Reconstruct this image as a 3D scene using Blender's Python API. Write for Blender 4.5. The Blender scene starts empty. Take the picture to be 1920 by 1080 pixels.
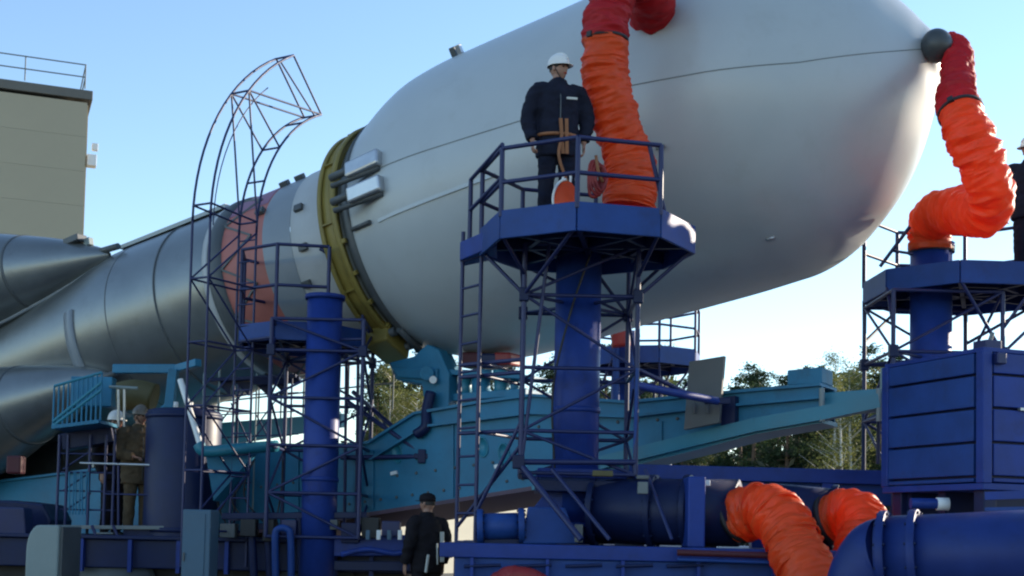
import bpy, bmesh, math, random
from mathutils import Vector, Matrix, noise
R_ = math.radians
V = Vector
random.seed(7)
scene = bpy.context.scene
COL = scene.collection

# ------------------------------------------------------------------ camera
FPX, PXC, PYC, CAMH = 2500.0, 960.0, 869.0, 1.3
PITCH, ROLL = R_(3.0), R_(1.2)
CF = V((0, math.cos(PITCH), math.sin(PITCH)))
_u0 = V((0, -math.sin(PITCH), math.cos(PITCH)))
CR = math.cos(ROLL) * V((1, 0, 0)) + math.sin(ROLL) * _u0
CU = -math.sin(ROLL) * V((1, 0, 0)) + math.cos(ROLL) * _u0
CC = V((0, 0, CAMH))
cam = bpy.data.cameras.new('camera')
camo = bpy.data.objects.new('camera', cam)
COL.objects.link(camo)
camo.matrix_world = Matrix(((CR.x, CU.x, -CF.x, CC.x), (CR.y, CU.y, -CF.y, CC.y), (CR.z, CU.z, -CF.z, CC.z), (0, 0, 0, 1)))
cam.sensor_width = 36.0
cam.lens = FPX / 1920.0 * 36.0
cam.shift_y = (PYC - 540.0) / 1920.0
cam.clip_end = 4000
scene.camera = camo
scene.render.resolution_x, scene.render.resolution_y = 1024, 576

# ------------------------------------------------------------------ sky, sun, exposure
SUN_AZ, SUN_EL = R_(57), R_(16)      # azimuth measured from +Y (away from the camera) towards +X
w = bpy.data.worlds.new('World'); scene.world = w; w.use_nodes = True
nt = w.node_tree; nt.nodes.clear()
sky = nt.nodes.new('ShaderNodeTexSky'); sky.sky_type = 'NISHITA'; sky.sun_disc = False
sky.sun_elevation = SUN_EL; sky.sun_rotation = SUN_AZ
sky.air_density = 1.0; sky.dust_density = 0.05; sky.ozone_density = 2.2; sky.altitude = 100
bg = nt.nodes.new('ShaderNodeBackground'); bg.inputs[1].default_value = 0.11
out = nt.nodes.new('ShaderNodeOutputWorld')
nt.links.new(sky.outputs[0], bg.inputs[0]); nt.links.new(bg.outputs[0], out.inputs[0])
sl = bpy.data.lights.new('sun', 'SUN'); sl.energy = 2.8; sl.angle = R_(0.6); sl.color = (1.0, 0.86, 0.68)
so = bpy.data.objects.new('sun', sl); COL.objects.link(so)
sdir = V((math.sin(SUN_AZ) * math.cos(SUN_EL), math.cos(SUN_AZ) * math.cos(SUN_EL), math.sin(SUN_EL)))
so.rotation_euler = sdir.to_track_quat('Z', 'Y').to_euler(); so.location = (20, 20, 30)
vs = scene.view_settings
vs.view_transform = 'Standard'; vs.look = 'None'; vs.exposure = 1.46; vs.gamma = 1.0; vs.use_curve_mapping = False
scene.cycles.filter_width = 2.2

# ------------------------------------------------------------------ helpers
def P(x, y, d):
    return CC + d * (CF + (x - PXC) / FPX * CR - (y - PYC) / FPX * CU)
def ZP(x, y, d): return P(x, y, d).z

def mat(name, col, rough=0.5, metal=0.0, var=0.12, scale=3.0, bump=0.0, bscale=40.0, spec=0.5, stain=0.0, stain_col=(0.05, 0.04, 0.03), coat=0.0, transl=0.0, stretch=(1, 1, 1)):
    m = bpy.data.materials.new(name); m.use_nodes = True
    t = m.node_tree; b = t.nodes['Principled BSDF']
    b.inputs['Roughness'].default_value = rough; b.inputs['Metallic'].default_value = metal
    b.inputs['Specular IOR Level'].default_value = spec; b.inputs['Coat Weight'].default_value = coat; b.inputs['Coat Roughness'].default_value = 0.3
    tc = t.nodes.new('ShaderNodeTexCoord'); mp = t.nodes.new('ShaderNodeMapping'); mp.inputs['Scale'].default_value = stretch
    t.links.new(tc.outputs['Object'], mp.inputs[0])
    n = t.nodes.new('ShaderNodeTexNoise'); n.inputs['Scale'].default_value = scale; n.inputs['Detail'].default_value = 6; n.inputs['Roughness'].default_value = 0.62
    t.links.new(mp.outputs[0], n.inputs[0])
    mr = t.nodes.new('ShaderNodeMapRange'); mr.inputs[1].default_value = 0.3; mr.inputs[2].default_value = 0.7
    mr.inputs[3].default_value = 1 - var; mr.inputs[4].default_value = 1 + var
    t.links.new(n.outputs[0], mr.inputs[0])
    mul = t.nodes.new('ShaderNodeVectorMath'); mul.operation = 'SCALE'; mul.inputs[0].default_value = col
    t.links.new(mr.outputs[0], mul.inputs['Scale'])
    last = mul.outputs[0]
    if stain > 0:
        n2 = t.nodes.new('ShaderNodeTexNoise'); n2.inputs['Scale'].default_value = scale * 0.7 + 1.3; n2.inputs['Detail'].default_value = 9; n2.inputs['Roughness'].default_value = 0.7
        t.links.new(mp.outputs[0], n2.inputs[0])
        r2 = t.nodes.new('ShaderNodeMapRange'); r2.inputs[1].default_value = 0.55; r2.inputs[2].default_value = 0.75; r2.inputs[3].default_value = 0; r2.inputs[4].default_value = stain
        t.links.new(n2.outputs[0], r2.inputs[0])
        mx = t.nodes.new('ShaderNodeMix'); mx.data_type = 'RGBA'; mx.inputs['B'].default_value = (*stain_col, 1)
        t.links.new(r2.outputs[0], mx.inputs['Factor']); t.links.new(last, mx.inputs['A']); last = mx.outputs['Result']
    t.links.new(last, b.inputs['Base Color'])
    rr = t.nodes.new('ShaderNodeMapRange'); rr.inputs[3].default_value = max(0.05, rough - 0.1); rr.inputs[4].default_value = min(1, rough + 0.12)
    t.links.new(n.outputs[0], rr.inputs[0]); t.links.new(rr.outputs[0], b.inputs['Roughness'])
    if bump > 0:
        n3 = t.nodes.new('ShaderNodeTexNoise'); n3.inputs['Scale'].default_value = bscale; n3.inputs['Detail'].default_value = 4
        t.links.new(mp.outputs[0], n3.inputs[0])
        bp = t.nodes.new('ShaderNodeBump'); bp.inputs['Strength'].default_value = bump; bp.inputs['Distance'].default_value = 0.02
        t.links.new(n3.outputs[0], bp.inputs['Height']); t.links.new(bp.outputs[0], b.inputs['Normal'])
    if transl > 0:
        tr = t.nodes.new('ShaderNodeBsdfTranslucent'); ms = t.nodes.new('ShaderNodeMixShader'); ms.inputs[0].default_value = transl
        t.links.new(last, tr.inputs[0]); o = t.nodes['Material Output']
        t.links.new(b.outputs[0], ms.inputs[1]); t.links.new(tr.outputs[0], ms.inputs[2]); t.links.new(ms.outputs[0], o.inputs[0])
    return m

M = {}
M['fairing'] = mat('fairing_paint', (0.44, 0.475, 0.485), 0.38, var=0.04, scale=1.2, stain=0.25, stain_col=(0.3, 0.3, 0.27), coat=0.4)
M['core'] = mat('core_grey_paint', (0.19, 0.205, 0.205), 0.34, 0.55, var=0.12, scale=1.6, stain=0.35, stain_col=(0.10, 0.09, 0.08), coat=0.5)
M['corelight'] = mat('stage_light_grey', (0.24, 0.27, 0.3), 0.4, var=0.08, scale=2)
M['white'] = mat('white_band', (0.45, 0.46, 0.46), 0.45, var=0.06, scale=4)
M['salmon'] = mat('salmon_cover', (0.42, 0.14, 0.115), 0.55, var=0.14, scale=3, bump=0.2, bscale=12)
M['pink'] = mat('pink_cover', (0.27, 0.13, 0.2), 0.55, var=0.12, scale=3)
M['darkgrey'] = mat('dark_grey_ring', (0.085, 0.095, 0.10), 0.5, var=0.15)
M['black'] = mat('black_rubber', (0.02, 0.02, 0.022), 0.6, var=0.2)
M['seam'] = mat('seam_grey', (0.16, 0.18, 0.18), 0.6, var=0.1)
M['silver'] = mat('bare_alloy', (0.5, 0.51, 0.52), 0.34, 0.75, var=0.1, scale=6)
M['yellow'] = mat('ochre_yellow_paint', (0.25, 0.19, 0.042), 0.5, var=0.14, scale=4, stain=0.35, stain_col=(0.12, 0.09, 0.04))
M['blue'] = mat('blue_paint', (0.015, 0.043, 0.23), 0.45, var=0.22, scale=2.2, stain=0.6, stain_col=(0.018, 0.02, 0.06), bump=0.06, bscale=25, spec=0.28)
M['bluelt'] = mat('worn_blue_paint', (0.015, 0.055, 0.225), 0.48, var=0.2, scale=2.2, stain=0.55, stain_col=(0.02, 0.03, 0.09), bump=0.06, bscale=25, spec=0.28)
M['blueshade'] = mat('shaded_blue_paint', (0.011, 0.029, 0.15), 0.45, var=0.2, scale=2.2, stain=0.55, stain_col=(0.012, 0.016, 0.05), bump=0.06, bscale=25, spec=0.28)  # same blue paint, darkened to put the large pipe's shade into the colour
M['navy'] = mat('navy_paint', (0.008, 0.016, 0.065), 0.45, var=0.18, scale=3, stain=0.3, stain_col=(0.01, 0.012, 0.03), spec=0.28)
M['truss'] = mat('dark_blue_tube', (0.012, 0.019, 0.09), 0.45, var=0.15, scale=5)
M['cyan'] = mat('cyan_paint', (0.026, 0.175, 0.3), 0.45, var=0.2, scale=1.6, stain=0.55, stain_col=(0.03, 0.07, 0.10), bump=0.06, bscale=20, spec=0.28)
M['teal'] = mat('teal_paint', (0.022, 0.195, 0.28), 0.42, var=0.12, scale=2, stain=0.3, stain_col=(0.04, 0.12, 0.13))
M['paleblue'] = mat('pale_blue_enamel', (0.05, 0.115, 0.18), 0.5, var=0.08, scale=2, stain=0.2, stain_col=(0.1, 0.14, 0.18))
M['palegreen'] = mat('pale_grey_green_enamel', (0.22, 0.27, 0.265), 0.5, var=0.08, scale=2, stain=0.25, stain_col=(0.16, 0.17, 0.15))
M['greyplate'] = mat('grey_sheet', (0.12, 0.125, 0.125), 0.55, var=0.10, scale=2.5, stain=0.3, stain_col=(0.2, 0.12, 0.09))
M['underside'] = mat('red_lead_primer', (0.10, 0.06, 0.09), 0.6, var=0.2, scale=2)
M['orange'] = mat('orange_fabric', (0.9, 0.115, 0.022), 0.42, var=0.12, scale=3, bump=0.35, bscale=22, transl=0.45)
M['darkred'] = mat('dark_red_fabric', (0.52, 0.014, 0.022), 0.6, var=0.12, scale=3, bump=0.3, bscale=18, transl=0.4)
M['redbit'] = mat('red_paint', (0.26, 0.015, 0.015), 0.5, var=0.15)
M['maroon'] = mat('maroon_rubber', (0.07, 0.008, 0.014), 0.6, var=0.2)
M['whitepaint'] = mat('white_enamel', (0.78, 0.79, 0.78), 0.4, var=0.06)
M['rust'] = mat('olive_brown_metal', (0.10, 0.085, 0.03), 0.6, var=0.25)
M['ground'] = mat('concrete_apron', (0.11, 0.105, 0.095), 0.85, var=0.2, scale=0.6, bump=0.3, bscale=9, stain=0.4, stain_col=(0.13, 0.12, 0.10))
M['beige'] = mat('beige_cladding', (0.42, 0.37, 0.265), 0.7, var=0.06, scale=0.25, stain=0.12, stain_col=(0.3, 0.27, 0.2))
M['beigetrim'] = mat('grey_roof_trim', (0.13, 0.125, 0.11), 0.6, var=0.08)
M['cream'] = mat('cream_concrete', (0.62, 0.58, 0.46), 0.85, var=0.1, scale=1.0, bump=0.2)
M['bark'] = mat('pine_bark', (0.14, 0.09, 0.06), 0.9, var=0.3, scale=6, bump=0.5, bscale=12)
M['birchbark'] = mat('birch_bark', (0.55, 0.53, 0.47), 0.8, var=0.25, scale=4, stain=0.7, stain_col=(0.04, 0.04, 0.04))
M['needles'] = mat('pine_needles', (0.045, 0.075, 0.03), 0.7, var=0.45, scale=1.2, transl=0.35)
M['leaves'] = mat('birch_leaves', (0.17, 0.18, 0.05), 0.65, var=0.4, scale=1.0, transl=0.45)
M['scrub'] = mat('scrub_leaves', (0.05, 0.052, 0.028), 0.75, var=0.45, scale=1.0, transl=0.25)
M['skin'] = mat('skin', (0.34, 0.18, 0.125), 0.5, var=0.08, scale=12)
M['navycloth'] = mat('navy_cloth', (0.012, 0.014, 0.028), 0.85, var=0.25, scale=9, bump=0.3, bscale=30, spec=0.2)
M['blackcloth'] = mat('black_cloth', (0.014, 0.012, 0.016), 0.85, var=0.25, scale=9, bump=0.3, bscale=30, spec=0.2)
M['browncloth'] = mat('brown_cloth', (0.11, 0.08, 0.05), 0.85, var=0.3, scale=8, bump=0.3, bscale=30, spec=0.2)
M['boot'] = mat('boot_leather', (0.02, 0.017, 0.015), 0.5, var=0.2)
M['hair'] = mat('dark_hair', (0.02, 0.015, 0.012), 0.6, var=0.2, bump=0.4, bscale=60)
M['helmetwhite'] = mat('white_helmet', (0.78, 0.76, 0.72), 0.3, var=0.04)
M['helmetred'] = mat('orange_helmet', (0.75, 0.16, 0.07), 0.3, var=0.05)
M['helmetgrey'] = mat('grey_helmet', (0.20, 0.165, 0.13), 0.35, var=0.08)
M['eye'] = mat('eye_dark', (0.03, 0.02, 0.02), 0.2, var=0.0)
M['strap'] = mat('tan_webbing', (0.3, 0.12, 0.05), 0.75, var=0.15)
M['reflect'] = mat('pale_reflective_tape', (0.6, 0.6, 0.55), 0.4, var=0.08)
M['cap'] = mat('nose_cap_dark', (0.055, 0.06, 0.062), 0.4, var=0.15, scale=5)
M['cable'] = mat('cable_black', (0.015, 0.016, 0.02), 0.5, var=0.1)

def link(o, parent=None):
    COL.objects.link(o)
    if parent is not None: o.parent = parent
    return o
def tag(o, label=None, cat=None, group=None, kind=None):
    if label: o['label'] = label
    if cat: o['category'] = cat
    if group: o['group'] = group
    if kind: o['kind'] = kind
    return o
def thing(name, label, cat, loc=(0, 0, 0), rz=0.0, group=None):
    o = bpy.data.objects.new(name, None); o.empty_display_size = 0.2
    o.location = loc; o.rotation_euler = (0, 0, rz); link(o)
    return tag(o, label, cat, group)
def rootloc(p):
    q = V((0, 0, 0))
    while p is not None:
        q += V(p.location); p = p.parent
    return q

class MB:
    def __init__(s): s.v = []; s.f = []; s.sm = []
    def add(s, vs, fs, smooth=False):
        o = len(s.v); s.v += [V(x) for x in vs]
        for f in fs: s.f.append([i + o for i in f]); s.sm.append(smooth)
        return s
    def box(s, a, b):
        x0, y0, z0 = a; x1, y1, z1 = b
        return s.add([(x0, y0, z0), (x1, y0, z0), (x1, y1, z0), (x0, y1, z0), (x0, y0, z1), (x1, y0, z1), (x1, y1, z1), (x0, y1, z1)],
                     [(0, 3, 2, 1), (4, 5, 6, 7), (0, 1, 5, 4), (1, 2, 6, 5), (2, 3, 7, 6), (3, 0, 4, 7)])
    def obox(s, c, ax, ay, az, hx, hy, hz):
        c = V(c); vs = [c + ax * (hx * i) + ay * (hy * j) + az * (hz * k) for k in (-1, 1) for i, j in ((-1, -1), (1, -1), (1, 1), (-1, 1))]
        return s.add(vs, [(0, 3, 2, 1), (4, 5, 6, 7), (0, 1, 5, 4), (1, 2, 6, 5), (2, 3, 7, 6), (3, 0, 4, 7)])
    def bar(s, p, q, wd, hg, up=V((0, 0, 1))):
        p = V(p); q = V(q); d = (q - p); L = d.length; d = d / L
        sx = d.cross(up)
        if sx.length < 1e-4: sx = d.cross(V((1, 0, 0)))
        sx.normalize(); uz = sx.cross(d)
        return s.obox((p + q) / 2, d, sx, uz, L / 2, wd / 2, hg / 2)
    def tube(s, pts, r, n=10, caps=True, smooth=True):
        pts = [V(p) for p in pts]; m = len(pts); rs = r if isinstance(r, (list, tuple)) else [r] * m
        t0 = (pts[1] - pts[0]).normalized(); u = t0.orthogonal().normalized(); base = len(s.v)
        for i, p in enumerate(pts):
            t = (pts[min(i + 1, m - 1)] - pts[max(i - 1, 0)]).normalized()
            u = (u - t * u.dot(t)).normalized(); w_ = t.cross(u)
            for k in range(n):
                an = 2 * math.pi * k / n
                s.v.append(p + rs[i] * (math.cos(an) * u + math.sin(an) * w_))
        for i in range(m - 1):
            for k in range(n):
                k2 = (k + 1) % n
                s.f.append([base + i * n + k, base + i * n + k2, base + (i + 1) * n + k2, base + (i + 1) * n + k]); s.sm.append(smooth)
        if caps:
            s.f.append([base + k for k in reversed(range(n))]); s.sm.append(False)
            s.f.append([base + (m - 1) * n + k for k in range(n)]); s.sm.append(False)
        return s
    def lathe(s, o, ax, e1, e2, prof, n=64, a0=0.0, a1=2 * math.pi, smooth=True):
        full = abs(a1 - a0 - 2 * math.pi) < 1e-6; base = len(s.v); m = n if full else n + 1
        for t, r in prof:
            for k in range(m):
                an = a0 + (a1 - a0) * k / n
                s.v.append(o + t * ax + r * (math.cos(an) * e1 + math.sin(an) * e2))
        for i in range(len(prof) - 1):
            for k in range(n):
                k2 = (k + 1) % m
                s.f.append([base + i * m + k, base + i * m + k2, base + (i + 1) * m + k2, base + (i + 1) * m + k]); s.sm.append(smooth)
        return s
    def prism(s, poly, dv):
        poly = [V(p) for p in poly]; n = len(poly); dv = V(dv)
        return s.add(poly + [p + dv for p in poly], [list(reversed(range(n))), list(range(n, 2 * n))] + [[i, (i + 1) % n, n + (i + 1) % n, n + i] for i in range(n)])
    def loft(s, rings, n=20, caps=True, smooth=True):
        base = len(s.v)
        for c, ux, uy, rx, ry in rings:
            for k in range(n):
                an = 2 * math.pi * k / n
                s.v.append(V(c) + V(ux) * (rx * math.cos(an)) + V(uy) * (ry * math.sin(an)))
        for i in range(len(rings) - 1):
            for k in range(n):
                k2 = (k + 1) % n
                s.f.append([base + i * n + k, base + i * n + k2, base + (i + 1) * n + k2, base + (i + 1) * n + k]); s.sm.append(smooth)
        if caps:
            s.f.append([base + k for k in reversed(range(n))]); s.sm.append(smooth)
            s.f.append([base + (len(rings) - 1) * n + k for k in range(n)]); s.sm.append(smooth)
        return s
    def mesh(s, name, off=V((0, 0, 0))):
        me = bpy.data.meshes.new(name)
        me.from_pydata([tuple(v - off) for v in s.v], [], s.f)
        me.polygons.foreach_set('use_smooth', s.sm); me.update()
        return me
    def build(s, name, m, parent=None, bevel=0.0, local=False):
        off = V((0, 0, 0)) if local else rootloc(parent)
        me = s.mesh(name, off)
        bm = bmesh.new(); bm.from_mesh(me); bmesh.ops.recalc_face_normals(bm, faces=bm.faces); bm.to_mesh(me); bm.free()
        me.materials.append(M[m] if isinstance(m, str) else m)
        o = bpy.data.objects.new(name, me); link(o, parent)
        if bevel > 0:
            b = o.modifiers.new('bevel', 'BEVEL'); b.width = bevel; b.segments = 2; b.limit_method = 'ANGLE'; b.angle_limit = R_(40)
        return o

UNIT = {}
def unit_tube(mname, n=10):
    if (mname, n) not in UNIT:
        b = MB().tube([(0, 0, 0), (0, 0, 1)], 1.0, n)
        me = b.mesh('tube'); me.materials.append(M[mname]); UNIT[(mname, n)] = me
    return UNIT[(mname, n)]
def strut(root, p, q, r, m='truss', name='strut', n=10):
    p = V(p); q = V(q); d = q - p
    o = bpy.data.objects.new(name, unit_tube(m, n)); link(o, root)
    rot = d.to_track_quat('Z', 'Y').to_matrix().to_4x4()
    o.matrix_local = Matrix.Translation(p - rootloc(root)) @ rot @ Matrix.Diagonal((r, r, d.length, 1))
    return o

def catmull(pts, per=10):
    pts = [V(p) for p in pts]; ext = [2 * pts[0] - pts[1]] + pts + [2 * pts[-1] - pts[-2]]; outp = []
    for i in range(1, len(ext) - 2):
        p0, p1, p2, p3 = ext[i - 1:i + 3]
        for k in range(per):
            t = k / per
            outp.append(0.5 * ((2 * p1) + (p2 - p0) * t + (2 * p0 - 5 * p1 + 4 * p2 - p3) * t * t + (3 * p1 - p0 - 3 * p2 + p3) * t ** 3))
    outp.append(pts[-1]); return outp

# ------------------------------------------------------------------ ground
g = MB(); g.add([(-1500, -200, 0), (1500, -200, 0), (1500, 3000, 0), (-1500, 3000, 0)], [(0, 1, 2, 3)])
tag(g.build('ground', 'ground'), kind='structure')

# ------------------------------------------------------------------ assembly building (far left)
def assembly_building():
    e = P(165, 168, 46); ze = e.z
    d1 = V((-0.93, -0.37, 0)).normalized(); d2 = V((d1.y, -d1.x, 0)); d2 = d2 if d2.y > 0 else -d2
    e = V((e.x, e.y, 0))
    root = thing('assembly_building', 'tall beige clad industrial building with roof railing behind the rocket', 'building', e)
    W, D = 30.0, 22.0
    b = MB(); c = e + d1 * (W / 2) + d2 * (D / 2) + V((0, 0, (ze - 0.6) / 2))
    b.obox(c, d1, d2, V((0, 0, 1)), W / 2 - 0.06, D / 2 - 0.06, (ze - 0.6) / 2); b.build('wall_core', 'beige', root)
    pm = {}
    ph, pw = 1.2, 6.0
    nz = int((ze - 0.4) / ph)
    for i in range(int(W / pw)):
        for k in range(nz):
            c0 = e + d1 * (i * pw + pw / 2) + V((0, 0, k * ph + ph / 2 + 0.2))
            key = 'f'
            if key not in pm:
                mb = MB(); mb.obox((0, 0, 0), d1, d2, V((0, 0, 1)), pw / 2 - 0.004, 0.05, ph / 2 - 0.003); me = mb.mesh('panel'); me.materials.append(M['beige']); pm[key] = me
            o = bpy.data.objects.new('panel', pm[key]); link(o, root); o.location = c0 - e
    for i in range(3):
        for k in range(nz):
            c0 = e + d2 * (i * 7 + 3.5 + 0.2) + V((0, 0, k * ph + ph / 2 + 0.2))
            if 's' not in pm:
                mb = MB(); mb.obox((0, 0, 0), d2, d1, V((0, 0, 1)), 3.5 - 0.012, 0.05, ph / 2 - 0.010); me = mb.mesh('panel'); me.materials.append(M['beige']); pm['s'] = me
            o = bpy.data.objects.new('panel', pm['s']); link(o, root); o.location = c0 - e
    mb = MB(); mb.obox(e + d1 * (W / 2 - 0.1) + d2 * (D / 2) + V((0, 0, ze - 0.22)), d1, d2, V((0, 0, 1)), W / 2 + 0.06, D / 2 + 0.12, 0.16); mb.build('roof_trim', 'beigetrim', root, 0.02)
    for i in range(14):
        q = e + d1 * (0.1 + i * 1.95 if i else 0.1) + V((0, 0, ze + 0.02))
        strut(root, q, q + V((0, 0, .85)), 0.022, 'seam', 'railing_post')
    for h in (0.42, .85):
        strut(root, e + d1 * 0.1 + V((0, 0, ze + h)), e + d1 * 27 + V((0, 0, ze + h)), 0.022, 'seam', 'railing_bar')
        strut(root, e + d1 * 0.1 + V((0, 0, ze + h)), e + d2 * 20 + V((0, 0, ze + h)), 0.022, 'seam', 'railing_bar')
    fl = MB(); q = e - d1 * 0.22 + d2 * 0.3 + V((0, 0, ze - 2.4)); fl.obox(q, d1, d2, V((0, 0, 1)), 0.16, 0.2, 0.2); fl.obox(q - d1 * 0.1 + V((0, 0, 0.5)), d1, d2, V((0, 0, 1)), 0.1, 0.12, 0.12)
    fl.bar(q + d1 * 0.25, q, 0.06, 0.06); fl.build('floodlight', 'whitepaint', root, 0.02)
assembly_building()

# ------------------------------------------------------------------ fence behind the erector
def concrete_fence():
    root = thing('concrete_fence', 'low cream concrete panel fence seen below the erector boom', 'fence', (-14, 24.5, 0), R_(56))
    mb = MB(); mb.box((-1.46, -0.06, 0), (1.46, 0.06, 2.25)); mb.box((-1.46, -0.08, 2.25), (1.46, 0.08, 2.36)); pme = mb.mesh('panel'); pme.materials.append(M['cream'])
    mb = MB(); mb.box((-0.11, -0.14, 0), (0.11, 0.12, 2.5)); qme = mb.mesh('post'); qme.materials.append(M['seam'])
    for i in range(22):
        o = bpy.data.objects.new('panel', pme); link(o, root); o.location = (i * 3 + 1.5, 0, 0)
        o = bpy.data.objects.new('post', qme); link(o, root); o.location = (i * 3, 0, 0)
concrete_fence()

# ------------------------------------------------------------------ trees
def leaf_quads(mb, c, d, size, rnd, n):
    for _ in range(n):
        p = c + V((rnd.gauss(0, 1), rnd.gauss(0, 1), rnd.gauss(0, 0.7))) * d
        a = V((rnd.uniform(-1, 1), rnd.uniform(-1, 1), rnd.uniform(-0.7, 0.7))).normalized(); b = a.orthogonal().normalized()
        b = (b * math.cos(q := rnd.uniform(0, 6.3)) + a.cross(b) * math.sin(q)); s = size * rnd.uniform(0.6, 1.3)
        mb.add([p - a * s, p + b * s * 0.45, p + a * s, p - b * s * 0.45], [(0, 1, 2, 3)])
def spruce(seed, h):
    rnd = random.Random(seed); tr = MB(); cr = MB()
    tr.tube([(0, 0, 0), (rnd.uniform(-.05, .05), 0, h * .5), (0, 0, h * .97)], [0.02 * h * .8, 0.012 * h * .8, 0.02], 8)
    z = h * rnd.uniform(.14, .28)
    while z < h * .985:
        f = (h - z) / h; L = (0.22 * f ** 0.8 + 0.015) * h * rnd.uniform(.75, 1.15)
        for k in range(rnd.randint(4, 6)):
            an = rnd.uniform(0, 6.283); Lk = L * rnd.uniform(.55, 1.2); dr = -0.25 * Lk * rnd.uniform(.4, 1.4)
            e = V((math.cos(an) * Lk, math.sin(an) * Lk, z + dr))
            tr.tube([(0, 0, z), e], [0.03, 0.008], 4)
            m = max(3, int(Lk * 7))
            for j in range(m):
                t = (j + .5) / m; c = V((0, 0, z)).lerp(e, t)
                leaf_quads(cr, c, 0.11 + 0.06 * (1 - t), 0.10, rnd, 9)
        z += h * 0.028 * rnd.uniform(.7, 1.4)
    return tr, cr
def pine(seed, h):
    rnd = random.Random(seed); tr = MB(); cr = MB(); bx = rnd.uniform(-.3, .3)
    tr.tube([(0, 0, 0), (bx, 0, h * .5), (bx * .4, 0, h * .95)], [0.017 * h, 0.012 * h, 0.03], 8)
    for i in range(34):
        z = h * rnd.uniform(.42, .98); f = 1 - abs(z / h - .66) / .42; L = max(.35, .2 * h * f) * rnd.uniform(.5, 1.1); an = rnd.uniform(0, 6.283)
        e = V((bx * .5 + math.cos(an) * L, math.sin(an) * L, z + L * rnd.uniform(-.05, .35)))
        tr.tube([(bx * .5, 0, z), e], [0.04, 0.012], 4)
        for j in range(4):
            c = V((bx * .5, 0, z)).lerp(e, .45 + .18 * j); leaf_quads(cr, c, .24, .10, rnd, 40)
    return tr, cr
def birch(seed, h):
    rnd = random.Random(seed); tr = MB(); cr = MB(); bx = rnd.uniform(-.5, .5)
    tr.tube([(0, 0, 0), (bx * .6, .1, h * .45), (bx, 0, h * .93)], [0.012 * h, 0.008 * h, 0.015], 8)
    for i in range(42):
        z = h * rnd.uniform(.25, .97); L = h * (.07 + .15 * (1 - z / h)) * rnd.uniform(.6, 1.3); an = rnd.uniform(0, 6.283)
        p = V((bx * z / h, 0, z)); e = p + V((math.cos(an) * L, math.sin(an) * L, L * rnd.uniform(.2, 1.0)))
        tr.tube([p, e], [0.03, 0.008], 4)
        for j in range(4):
            leaf_quads(cr, p.lerp(e, .4 + .2 * j), .25, .065, rnd, 32)
    return tr, cr
TREES = []
for i, (fn, h, bk, lf, nm) in enumerate([(spruce, 11, 'bark', 'needles', 'spruce_tree'), (spruce, 12.5, 'bark', 'needles', 'spruce_tree'), (spruce, 9.5, 'bark', 'needles', 'spruce_tree'),
                                         (pine, 12, 'bark', 'needles', 'pine_tree'), (pine, 13, 'bark', 'needles', 'pine_tree'),
                                         (birch, 11, 'birchbark', 'leaves', 'birch_tree'), (birch, 9.5, 'birchbark', 'leaves', 'birch_tree'), (birch, 12.5, 'birchbark', 'leaves', 'birch_tree')]):
    tr, cr = fn(100 + i, h); a_ = tr.mesh('trunk'); a_.materials.append(M[bk]); b_ = cr.mesh('crown'); b_.materials.append(M[lf]); TREES.append((a_, b_, nm))
TLAB = {'spruce_tree': 'dark pointed spruce tree in the forest edge behind the launch pad',
        'pine_tree': 'dark pine tree with bare lower trunk in the forest edge behind the launch pad',
        'birch_tree': 'yellow green birch tree with pale trunk in the forest edge behind the launch pad'}
def put_tree(k, x, y, s, rz):
    a_, b_, nm = TREES[k]
    r = thing(nm, TLAB[nm], 'tree', (x, y, 0), rz, 'forest edge ' + nm.split('_')[0] + ' trees'); r.scale = (s, s, s)
    o = bpy.data.objects.new('trunk', a_); link(o, r); o = bpy.data.objects.new('crown', b_); link(o, r)
rt = random.Random(5)
for k, px, yy, sc in ((7, 1560, 62, .80), (5, 1592, 60, .88), (4, 1618, 64, .82), (3, 1645, 61, .80), (6, 1575, 58, .9), (1, 1538, 66, .80), (7, 735, 58, .66), (5, 765, 60, .72), (1, 705, 66, .72), (6, 785, 57, .78)):
    put_tree(k, (px - 960) / 2500 * yy, yy, sc, rt.uniform(0, 6))
x = -7.0
while x < 40:
    for yy, p_b in ((66, .18), (76, .12), (88, .05)):
        if yy == 66 and x < -2 and rt.random() < .5: continue
        k = rt.choice([5, 6, 7]) if rt.random() < p_b else rt.choice([0, 1, 2, 3, 4])
        put_tree(k, x * (yy / 70) + rt.uniform(-1.2, 1.2), yy + rt.uniform(-3, 3), rt.uniform(.78, 1.0) * (0.86 if yy < 70 else 1.0), rt.uniform(0, 6.28))
    x += rt.uniform(1.3, 2.1)
# forest mass behind, one object
def forest_mass():
    mbs = MB(); rnd = random.Random(9)
    for i in range(260):
        x0 = rnd.uniform(-80, 100); y0 = rnd.uniform(92, 112); h = rnd.uniform(8, 13.5)
        if -42 < x0 < -11: continue
        mbs.tube([(x0, y0, 0), (x0, y0, h)], [.14, .02], 5)
        for j in range(85):
            z = h * rnd.uniform(.0, 1); Rr = (1 - z / h) * 2.2 + .2; an = rnd.uniform(0, 6.28)
            leaf_quads(mbs, V((x0 + math.cos(an) * Rr * .7, y0 + math.sin(an) * Rr * .7, z)), .4, .42, rnd, 7)
    o = mbs.build('forest', 'needles'); tag(o, 'dense dark conifer forest farther behind the forest edge', 'forest', kind='stuff')
    sc = MB()
    for i in range(1600):
        x0 = rnd.uniform(-40, 60); y0 = rnd.uniform(56, 64); h = rnd.uniform(.8, 4.2)
        leaf_quads(sc, V((x0, y0, h * .6)), h * .35, .22, rnd, 26)
    o = sc.build('undergrowth', 'scrub'); tag(o, 'brown green scrub growing along the foot of the forest edge', 'undergrowth', kind='stuff')
forest_mass()

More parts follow.
